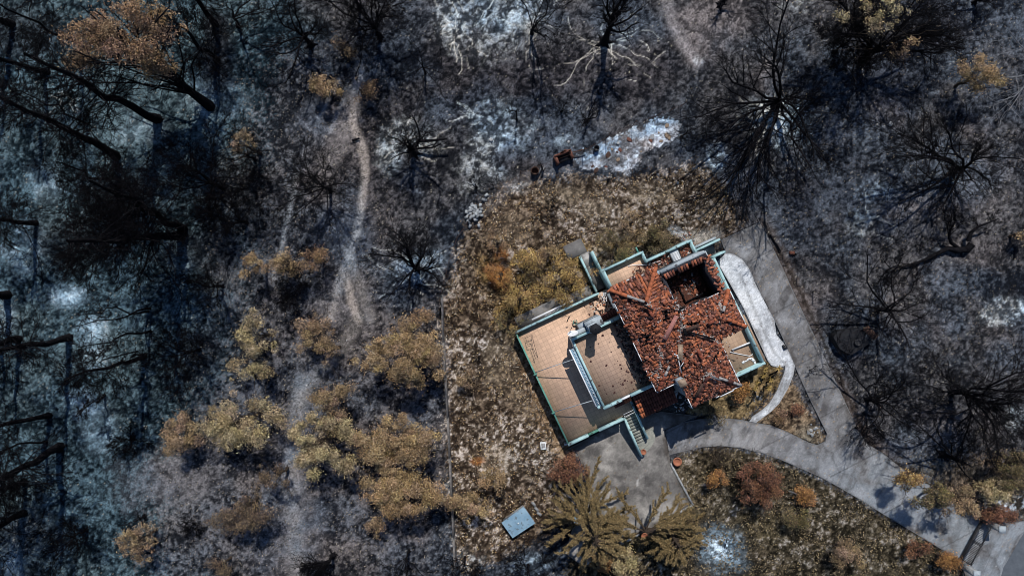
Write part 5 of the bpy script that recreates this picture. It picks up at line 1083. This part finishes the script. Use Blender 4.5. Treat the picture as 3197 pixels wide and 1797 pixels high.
# spiky plant by the white path
ag = empty('spiky_plant', d(1925,975), 'clump of yellow-tipped spiky leaves between the house and the white path', 'plant')
rng = np.random.RandomState(2)
stm, lf = Br(5), MB()
for q in [(1905,960),(1922,945),(1940,955),(1950,940),(1915,990),(1895,1000),(1935,975),(1960,925),(1900,975),(1925,930)]:
    e = d(q[0], q[1], rng.uniform(.6,1.3)) - d(1925,975); stm.thick.append((np.array([e*(1,1,0)*.6, e*.8, e]), np.array((.07,.06,.05))))
    n = 46; u = rng.normal(size=(n,3)); u[:,2] = np.abs(u[:,2])*.5; u /= np.linalg.norm(u,axis=1,keepdims=True); sd = np.cross(u, rng.normal(size=(n,3))); sd /= np.linalg.norm(sd,axis=1,keepdims=True)
    Ln = rng.uniform(.18,.38,(n,1)); v = np.stack([e+u*.03-sd*.02, e+u*.03+sd*.02, e+u*Ln*.6+sd*.018, e+u*Ln], 1)
    pc = np.array(PAL['yellow'] if q[1] < 985 and rng.rand() < .75 else [(.03,.025,.02)])[rng.randint(0, 1, n)]
    lf.add(v.reshape(-1,3), np.arange(n*4).reshape(n,4), np.repeat(pc*rng.uniform(.6,1.2,(n,1)),4,0))
stm.mesh('thick', 'stem', 'char', ag); lf.build('leaf_rosette', MT['leaf'], ag)

# drooping firs at the forecourt: limbs hung with shaggy strands
def fir(base, H, limbs, label, seed, strand=(.35,.85), name='drooping_fir', dens=1.0, tk=1.):
    rng = np.random.RandomState(seed); r = random.Random(seed); b3 = d(*base); b3[2] = -.1; tr = empty(name, b3, label, 'tree')
    Tk = Br(seed); Tk.thick.append((np.array([(0,0,0),(0,0,H*.4),(0,0,H*.8),(0,0,H)]), np.array((.22,.18,.1,.03))*tk)); Lb = Br(seed+1); lf = MB(); P, N_, K = [], [], []
    def strandline(p, dr, L):
        dr = np.array(dr); dr = dr/np.linalg.norm(dr); n = max(4, int(L/.05)); q = p.copy(); wv = r.uniform(.02,.09); ph = r.uniform(0,6.28)
        for k in range(n):
            t = k/n; dr = dr + np.array((wv*math.sin(t*3.2+ph), wv*math.cos(t*3.2+ph), -.075)); dr /= np.linalg.norm(dr); q = q + dr*L/n; P.append(q.copy()); N_.append(dr.copy()); K.append(1.25-.75*t)
    for (a, L0, z) in limbs:
        s0 = np.array((0,0,z)); dr = np.array((math.cos(a), math.sin(a), .12))
        wv_ = r.uniform(.05,.28)*r.choice((-1,1)); ph_ = r.uniform(-.4,.4)
        pts = [s0 + dr*L0*t + np.array((math.cos(a+1.57), math.sin(a+1.57), 0))*(wv_*math.sin(t*3.4+ph_)) + np.array((r.gauss(0,.03), r.gauss(0,.03), -.5*(t**2)*L0*.35)) for t in np.linspace(0,1,7)]
        Lb.thick.append((np.array(pts), np.linspace(.06,.015,7)))
        for t in np.linspace(.22, 1, int(L0/.045)):
            x = t*6; k = min(int(x),5); P.append(pts[k]+(pts[k+1]-pts[k])*(x-k)); N_.append(dr.copy()); K.append(1.35-.7*t)
        ns = int(L0*1.8*dens)
        for i in range(ns):
            t = .3+.7*(i+.5+r.uniform(-.4,.4))/ns; t = min(t,1); x = t*6; k = min(int(x),5); p = pts[k]+(pts[k+1]-pts[k])*(x-k)
            side = r.choice((-1,1)); aa = a + side*r.uniform(.15,.6)
            strandline(p, (math.cos(aa), math.sin(aa), -.05), r.uniform(*strand)*(1.1-.35*t))
    Tk.thick += Lb.thick; Tk.mesh('thick', 'trunk', 'bark', tr)
    P = np.array(P); N_ = np.array(N_); K = np.array(K); m = 12; n = len(P)*m
    p = np.repeat(P, m, 0) + rng.normal(size=(n,3))*.036; ax = np.repeat(N_, m, 0); kk = np.repeat(K, m)[:,None]
    u = ax*.5 + rng.normal(size=(n,3))*.75; u /= np.linalg.norm(u,axis=1,keepdims=True); sd = np.cross(u, rng.normal(size=(n,3))); sd /= np.linalg.norm(sd,axis=1,keepdims=True)
    Ln = rng.uniform(.06,.14,(n,1))*kk; wd = .026
    v = np.stack([p-sd*wd*.5, p+u*Ln*.5+sd*wd, p+u*Ln, p+u*Ln*.5-sd*wd],1)
    cl = np.array(PAL['fir'])[rng.randint(0,4,n)]*rng.uniform(.7,1.3,(n,1))
    lf.add(v.reshape(-1,3), np.arange(n*4).reshape(n,4), np.repeat(cl,4,0)); lf.build('foliage', MT['leaf'], tr)
r = random.Random(4)
fir((1470,1275), 8.0, [(r.uniform(0,6.28), 1.0+3.5*(1-(z/8.8)**1.3)*r.uniform(.6,1.2), z) for z in np.linspace(1.2,7.8,84)], 'large drooping brown-green fir at the west side of the forecourt', 3)
fir((1672,1318), 5.0, [(r.uniform(-2.9,.4), 1.0+2.5*(1-z/5.6)*r.uniform(.6,1.15), z) for z in np.linspace(.8,4.6,42)], 'smaller drooping fir at the south-east corner of the forecourt', 13)
fir((1600,1290), 5.5, [(a_, 3.5, z) for a_, z in ((.15,4.6),(.42,4.3),(.0,4.0),(2.6,4.2),(-.45,3.4),(-.2,3.6),(.75,4.4),(3.5,3.6),(.3,4.5),(.6,4.2),(2.9,4.0),(1.1,4.3),(-.7,3.5),(2.2,4.3))], 'thin see-through fir with a long arching limb between the two shaggier firs', 23, (.5,1.2), dens=1.7, tk=.3)
MB_ = MB()
blue = empty('blue_tarp', at('R2',555,1050,4.4), 'crumpled bright blue plastic scrap caught in the large fir', 'plastic scrap'); rng = np.random.RandomState(3)
gx, gy = np.meshgrid(np.linspace(-.15,.15,7), np.linspace(-.2,.2,7)); ii = np.arange(49).reshape(7,7)
MB_.add(np.c_[gx.ravel(), gy.ravel(), rng.rand(49)*.40], np.stack([ii[:-1,:-1],ii[1:,:-1],ii[1:,1:],ii[:-1,1:]],-1).reshape(-1,4), (.15,.75,1.7)); MB_.build('sheet', MT['blue'], blue)

# ------------------------------------------------------------------ ground cover
rng = np.random.RandomState(12)
def scatter(n, polyD, pals, size, name, kind_lab, seed, z=.02, rag=None):
    rng = np.random.RandomState(seed); xs = [p[0] for p in polyD]; ys = [p[1] for p in polyD]
    x = rng.uniform(min(xs), max(xs), n*3); y = rng.uniform(min(ys), max(ys), n*3)
    k = inpoly(x, y, polyD); q = vnoise(x/26, y/26, seed)*.6 + vnoise(x/9, y/9, seed+1)*.4; k &= q > .45; x, y = x[k][:n], y[k][:n]; n = len(x)
    p = np.c_[(x-1288)*M, (724-y)*M, rng.uniform(-.01, .10, n)+z]; nn = rng.normal(size=(n,3))*.5+np.array((0,0,1)); nn /= np.linalg.norm(nn,axis=1,keepdims=True)
    t = np.cross(nn, rng.normal(size=(n,3))); t /= np.linalg.norm(t,axis=1,keepdims=True); b_ = np.cross(nn,t); s_ = size*rng.uniform(.5,1.4,(n,1))
    v = np.stack([p-t*s_, p+b_*s_*.5, p+t*s_, p-b_*s_*.5],1); cl = np.array(pals)[rng.randint(0,len(pals),n)]*rng.uniform(.6,1.3,(n,1))
    mb = MB().add(v.reshape(-1,3), np.arange(n*4).reshape(n,4), np.repeat(cl,4,0)); return tag(mb.build(name, MT['litter']), kind_lab, 'ground cover', kind='stuff')
GP = [(1178,560),(1240,490),(1320,455),(1450,440),(1560,445),(1760,420),(1830,470),(1880,560),(1740,600),(1510,620),(1500,740),(1310,830),(1290,870),(1420,1130),(1400,1300),(1160,1448),(1130,1100),(1118,760)]
scatter(15000, GP, [(.40,.30,.16),(.30,.19,.08),(.45,.40,.34),(.14,.085,.05),(.05,.035,.028),(.05,.035,.028)], .065, 'fallen_leaf', 'scorched fallen leaves carpeting the garden', 3)
scatter(7000, [(1290,640),(1470,600),(1500,730),(1310,830),(1230,820)], PAL['yellow'], .07, 'dry_grass', 'yellow dead grass beside the terrace', 4)
scatter(8000, [(1740,1150),(1850,1130),(1990,1175),(2180,1275),(2400,1405),(2440,1460),(1500,1460),(1700,1300)], [(.17,.13,.07),(.10,.075,.04),(.24,.19,.11),(.03,.025,.018),(.03,.025,.018)], .075, 'dry_grass', 'dead olive-brown grass on the south-east slope', 5)
scatter(9000, [(600,150),(1000,150),(960,800),(1110,800),(1120,1448),(300,1448),(450,1000)], [(.12,.10,.08),(.18,.15,.12),(.03,.028,.028),(.03,.028,.028),(.22,.19,.15)], .06, 'fallen_leaf', 'burnt leaf litter around the pale scorched trees', 6)
scatter(6000, [(1900,0),(2576,0),(2576,1150),(2200,1050),(1960,560)], [(.11,.085,.065),(.22,.18,.12),(.025,.023,.025)], .05, 'fallen_leaf', 'burnt leaf litter on the open eastern ground', 7)

# ------------------------------------------------------------------ walls, fences, gate and small things
gw = [(1111,740),(1115,860),(1120,950),(1126,1050),(1131,1150),(1137,1260),(1141,1350),(1145,1460)]
mb = MB(); pw = [d(x, y, .5) for x, y in gw]
for i in range(len(pw)-1): mb.bar(pw[i]-(0,0,.35), pw[i+1]-(0,0,.35), .12, 1.3)
GW = empty('garden_wall', d(1128,1100), 'low pale garden wall running straight down the left side of the plot', 'wall')
o = mb.build('wall_body', MT['oldwall'], GW); 
for ob in GW.children: ob.location = -GW.location
def wirefence(pts, h, label, posts=True, name='wire_fence', pr=.03, lean=0, m='rust', wires=(.35,.8,1.25), extra=None):
    e = empty(name, d(*pts[0]), label, 'fence'); o0 = d(*pts[0]); P_ = [d(*p) - o0 for p in pts]; rr = random.Random(len(pts)*7)
    tops = []
    for p in P_:
        tp = p + np.array((rr.gauss(0,.04)+lean, rr.gauss(0,.04), h)); tops.append(tp)
        mb = MB().tube([p-(0,0,.2), tp], pr, 6)
        if extra: mb.tube([tp, tp + np.array(extra)], pr*.8, 5)
        mb.build('post', MT[m], e)
    for wz in wires:
        mb = MB()
        for i in range(len(P_)-1):
            A_, B_ = P_[i]+(tops[i]-P_[i])*wz/h, P_[i+1]+(tops[i+1]-P_[i+1])*wz/h; mid = (A_+B_)/2 - np.array((0,0,.05)); mb.tube([A_, mid, B_], .008, 4)
        mb.build('wire', MT[m], e)
    return e
wirefence([(1180,548),(1217,515)][:1]+[(1308,440),(1467,383),(1524,350),(1590,318),(1655,294),(1713,268)], 1.7, 'rusty wire fence with bent posts across the north of the plot', wires=(.4,1.1))
wirefence([(1112,735),(1130,660),(1150,600),(1178,560)], .9, 'broken low wire fence between the garden wall and the grey block pile', wires=(.2,.6))
wirefence([(1149,1402),(1200,1388),(1245,1370),(1285,1358),(1330,1335)], .8, 'low bent wire fence along the south edge of the white-flecked garden', wires=(.3,.65))
wirefence([at_px('R2',*q) for q in [(215,60),(240,175),(310,330),(385,490)]], 1.1, 'thin black railing beside the west side of the terrace', wires=(.15,1.05), m='frame')
wirefence([at_px('L7',*q) for q in [(100,330),(212,525),(312,660),(418,800),(540,930)]]+[at_px('R3',*q) for q in [(600,330),(700,240)]], 1.6, 'line of bent black fence posts along the east drive', wires=(), m='frame', extra=(.35,0,.05))
wirefence([at_px('R3',*q) for q in [(1283,690),(1405,760),(1539,790)]], 1.5, 'short run of black fence posts near the right edge', wires=(.7,1.4), m='frame', extra=(.25,0,.05))
# gate
g0, g1 = at('R3',1285,1125), at('R3',1165,1345); gc = (g0+g1)/2; gt = empty('gate', gc, 'black barred double gate across the drive', 'gate'); dv = (g1-g0); Lg = np.linalg.norm(dv); dv /= Lg
for s_ in (0, 1):
    lf_ = MB(); a0 = g0-gc + dv*(Lg*.5*s_+.05); a1 = g0-gc + dv*(Lg*.5*(s_+1)-.05)
    for z in (.25, 1.5): lf_.bar(a0+(0,0,z), a1+(0,0,z), .05, .07)
    for e_ in (a0, a1): lf_.bar(e_+(0,0,.12), e_+(0,0,1.6), .06)
    o = lf_.build('gate_leaf', MT['frame'], gt)
    for k in range(13):
        q = a0 + (a1-a0)*(k+.7)/13.5; MB().bar(q+(0,0,.2), q+(0,0,1.7), .028).build('bar', MT['frame'], o)
MB().bar((g0-gc)+(0,0,.35), (g1-gc)+(0,0,.35), .04, .35).build('kick_panel', MT['frame'], gt)
for (v, x, y), lab in ((('R3',1325,1140), 'right gate pillar with a pale cap, partly under the reddish hedge'), (('R3',1185,1385), 'left gate pillar with a pale blue cap')):
    e = empty('gate_pillar', at(v,x,y), lab, 'pillar'); MB().box((-.2,-.2,-.2),(.2,.2,1.75)).build('shaft', MT['stone'], e); MB().box((-.26,-.26,1.75),(.26,.26,1.85)).lathe((0,0,1.85),[(.24,0),(.02,.12)],4).build('cap', MT['plaster'], e)
# black tank
tk = empty('water_tank', at('R3',580,115), 'low black tank wrapped in burnt sheeting with a round hatch', 'tank'); tc_ = at('R3',580,115)
pp = [(at('R3',*q,1.0)-tc_)[:2] for q in [(465,95),(490,58),(600,45),(655,130),(560,200),(500,160)]]
MB().prism(pp, 0, np.array([.8,.9,1.15,1.15,.9,.8])).build('sheeting', MT['tarp'], tk)
h_ = at('R3',597,125,1.15)-tc_; MB().lathe(h_,[(.26,-.1),(.26,.08),(.2,.08),(.2,.0),(.01,.0)],18).build('hatch', MT['frame'], tk)
MB().bar((at('R3',640,40,1.1)-tc_), (at('R3',700,100,1.1)-tc_), .5, .08).build('lid_flap', MT['rust'], tk)
# blue metal cover
q4 = [at('R2',*q, .75) for q in [(35,1075),(190,963),(272,1078),(113,1183)]]; cc = sum(q4)/4
bs = empty('blue_cover', cc*(1,1,0), 'pale blue sheet-metal cover with diagonal creases on a low box', 'cover'); rel = [q-cc*(1,1,0) for q in q4]; mid = cc-cc*(1,1,0)+(0,0,.17)
mb = MB(); mb.add(rel+[mid], [(1,0,4,4),(2,1,4,4),(3,2,4,4),(0,3,4,4)]); lo_ = [q-(0,0,.05) for q in rel]; mb.add(rel+lo_, [(0,1,5,4),(1,2,6,5),(2,3,7,6),(3,0,4,7)]); mb.build('sheet', MT['blue'], bs)
MB().prism([(q*.9)[:2] for q in rel][::-1], -.2, .69).build('box_wall', MT['stone'], bs); MB().lathe(mid+(.0,.02,-.02),[(.05,0),(.05,.06),(.0,.07)],8).build('knob', MT['white'], bs)
# loose blocks and stones
sr = random.Random(15)
def stone(p, s_, label, name='stone', cat='stone', group=None, c=1., m='stone'):
    mb = MB(); k = 9; v = []
    for zz, rr in ((0,.85),(.5,1),(.85,.6)): v += [(math.cos(i*6.283/k)*s_*rr*sr.uniform(.75,1.15), math.sin(i*6.283/k)*s_*rr*sr.uniform(.75,1.15), zz*s_*.8) for i in range(k)]
    v.append((0,0,s_*.75)); f = [(j*k+i, j*k+(i+1)%k, (j+1)*k+(i+1)%k, (j+1)*k+i) for j in range(2) for i in range(k)] + [(2*k+i, 2*k+(i+1)%k, 3*k, 3*k) for i in range(k)]
    mb.add(v, f, (c,c,c)); o = mb.build(name, MT[m]); o.location = np.array(p)-(0,0,.05); o.rotation_euler = (0,0,sr.uniform(0,6)); return tag(o, label, cat, group)
for k in range(34):
    x, y = 1195+sr.gauss(0,11), 540+sr.gauss(0,15); p = d(x, y, .05+max(0,.45-.02*math.hypot(x-1195,y-540))*sr.random())
    mb = MB().obox((0,0,.08), (sr.uniform(.12,.22),0,0), (0,.10,0), (0,0,.08), np.array((1.2,1.25,1.3))*sr.uniform(.6,1.1)); o = mb.build('concrete_block', MT['stone']); o.location = p; o.rotation_euler = (sr.gauss(0,.25), sr.gauss(0,.25), sr.uniform(0,3.1))
    tag(o, 'grey concrete block tumbled in the pile at the fence corner', 'block', 'tumbled blocks at the fence corner')
for k in range(14): stone(at('R3', 345+sr.gauss(0,22), 625+sr.gauss(0,25)), sr.uniform(.06,.15), 'grey stone heaped at the tip of the triangular bed', group='stones heaped in the triangular bed', c=sr.uniform(.6,1.3))
for k in range(22):
    x, y = sr.uniform(1480,1690), 0; y = 410-(x-1480)*.42+sr.uniform(-16,34)
    o = stone(d(x,y,.0), sr.uniform(.08,.26), 'flat dark slab piece lying on the white ash strip', 'slab_piece', 'slab', 'slab pieces on the white ash strip', 1, sr.choice(('brick','stone','oldboard','rust'))); o.scale = (1.2,.8,.35)
for k in range(12): stone(d(1907+sr.gauss(0,7), 1003+sr.gauss(0,5)), sr.uniform(.06,.13), 'stone ringing the small round planter by the spiky plant', group='stones around the small planter', c=sr.uniform(.6,1.2))
for x, y, s_, lab in [(2240,312,.2,'pale stone on the eastern ground'),(1235,352,.18,'pale oblong stone left of the white ash strip'),(1430,357,.12,'lone pale stone near the spidery bare shrub'),(1555,360,.14,'yellowish stone above the white ash strip'),(1705,460,.12,'pale stone right of the scorched garden'),(872,856,.06,'single white pebble left of the golden tree by the wall'),(2140,540,.28,'black burnt lump on the open eastern ground')]:
    stone(d(x,y), s_, lab, c=.15 if 'black' in lab else 1.3)
# brick stove, barrel, bins by the north fence
bk = empty('brick_stove', at('R4',800,1100), 'small ruined red brick stove with a black opening by the north fence', 'stove')
mb = MB()
for x0,x1,y0,y1,z1 in [(-.75,-.55,-.35,.35,.9),(.5,.7,-.35,.35,.8),(-.55,.5,.2,.35,1.0)]: mb.box((x0,y0,-.2),(x1,y1,z1))
ob = mb.build('brick_wall', MT['brick'], bk); MB().box((-.55,-.3,.1),(.5,.2,.45)).build('fire_grate', MT['tarp'], bk)
for k in range(9): MB().obox((sr.uniform(-.7,.7), .28+sr.uniform(-.1,.1), 1.0), (.11,0,0), (.02,.06,0), (0,0,.035)).build('loose_brick', MT['brick'], bk)
bk.rotation_euler = (0,0,.4)
thing(MB().bar(at('R4',735,1092,.5), at('R4',960,1035,.5), .07), 'rusty_pole', 'rust', 'rusty pole lying along the north fence by the brick stove', 'pole')
def barrel_(c0, label, r_=.3, h=.6, m='frame'): return thing(MB().lathe(c0,[(r_*.95,-.05),(r_,.1),(r_*1.03,h*.5),(r_,h),(r_*.9,h),(r_*.88,.15),(.01,.12)],18), 'barrel', m, label, 'barrel')
barrel_(at('R4',1027,1035), 'dark burnt-out barrel standing in the white ash', .22, .45)
barrel_(at('R4',600,1195), 'open rusty barrel left of the brick stove', .32, .7, 'rust')
thing(MB().bar(at('R4',625,1220,.15), at('R4',650,1150,.3), .09, .05).bar(at('R4',645,1225,.12), at('R4',668,1155,.3), .09, .05), 'plank_pair', 'palewood', 'two pale planks leaning beside the rusty barrel', 'plank')
beam(at('R4',640,1135,.3), at('R4',660,1190,.5), .10, .10, 'char', 'charred_post', 'short black post leaning by the pale planks', 'post')
# access box, posts, bits
bx = empty('access_box', at('R2',326,536), 'small white concrete access box with a dark lid hole', 'box', rz=.1)
mb = MB(); 
for x0,x1,y0,y1 in [(-.22,-.15,-.28,.28),(.15,.22,-.28,.28),(-.15,.15,.2,.28),(-.15,.15,-.28,-.2)]: mb.box((x0,y0,-.2),(x1,y1,.22))
mb.build('rim', MT['white'], bx); MB().box((-.15,-.2,-.2),(.15,.2,.12)).build('lid', MT['stone'], bx)
for x, y, lab in ((475,519,'left of two short white posts outside the terrace corner'),(487,517,'right of two short white posts outside the terrace corner')):
    thing(MB().lathe(at('R2',x,y), [(.06,-.2),(.06,.5),(.075,.5),(.075,.55),(.0,.56)], 10), 'short_post', 'white', lab, 'post')
for x, y, a_, lab in ((260,942,.9,'grey block, topmost of three near the blue cover'),(280,978,.85,'grey block, middle one of three near the blue cover'),(298,1010,.6,'grey block, lowest of three near the blue cover')):
    o = MB().box((-.2,-.09,-.05),(.2,.09,.16)).box((-.12,-.05,.16),(.12,.05,.17)).build('grey_block', MT['stone']); o.location = at('R2',x,y); o.rotation_euler = (0,0,-a_); tag(o, lab, 'block')
thing(MB().tube([at('R2',*q,.03) for q in [(445,592),(400,600),(340,625),(300,660),(280,720),(250,790),(200,860),(168,910),(165,955)]], .025), 'garden_hose', 'frame', 'dark hose winding over the white-flecked garden', 'hose')
thing(MB().tube([at('L7',*q,.08) for q in [(120,405),(150,455),(172,480),(195,525)]], .06), 'charred_log', 'char', 'crooked charred log on the verge at the top of the east drive', 'log')
thing(MB().box((-.2,-.14,-.05),(.2,.14,.16)).box((-.12,-.08,.16),(.12,.08,.17)), 'loose_brick', 'brick', 'reddish hollow brick on the verge of the east drive', 'brick').location = at('L7',272,533)
thing(MB().obox(at('L7',225,1188,.12),(.14,.06,0),(-.05,.12,0),(0,0,.1)).obox(at('L7',212,1178,.1),(.06,.03,0),(-.03,.06,0),(0,0,.14)), 'burnt_box', 'frame', 'small black burnt object where the white path bends', 'box')
thing(MB().tube([at('L4',1450,1062,1.2), at('L4',1560,1060,1.3), at('L4',1680,1045,1.4)], [.13,.11,.08], 8), 'charred_log', 'char', 'broken charred limb lying right of the stout stump-like tree', 'log')
thing(MB().tube([at('L4',965,1058,.1), at('L4',1018,1043,.15)], [.10,.07], 8), 'charred_log', 'char', 'short charred log lying across the pale track', 'log')
thing(MB().tube([at('L5',720,1200,.6), at('L5',800,1175,1.0), at('L5',878,1165,1.2)], [.10,.20,.16], 8), 'broken_trunk', 'bark', 'broken trunk with a pale sawn end among the brown leaves', 'log')
thing(MB().tube([at('L3',1275,170,.5), at('L3',1380,200,.5), at('L3',1390,240,.5), at('L3',1420,275,.4)], .03, 5), 'bare_stick', 'char', 'long crooked stick north of the westernmost pale tree', 'stick')
thing(MB().tube([at('R2',1612,1180,.4), at('R2',1605,1215,.3), at('R2',1595,1250,.05)], .04, 6), 'burnt_stake', 'char', 'black stake standing in the round patch of blue-white ash', 'stake')
thing(MB().tube([at('L2',1705,600,1.2), at('L2',1715,680,.9), at('L2',1700,740,.6), at('L2',1735,820,.2)], .022, 5).tube([at('L2',1745,600,1.2), at('L2',1712,690,.9)], .018, 5), 'pale_branch', 'palewood', 'thin pale dead branch hanging in the dark pine shade', 'branch')
thing(MB().tube([at('R3',205,965,.1), at('R3',265,990,.15)], .05, 6), 'pale_branch', 'palewood', 'pale stick beside the rusty low bush on the slope', 'stick')
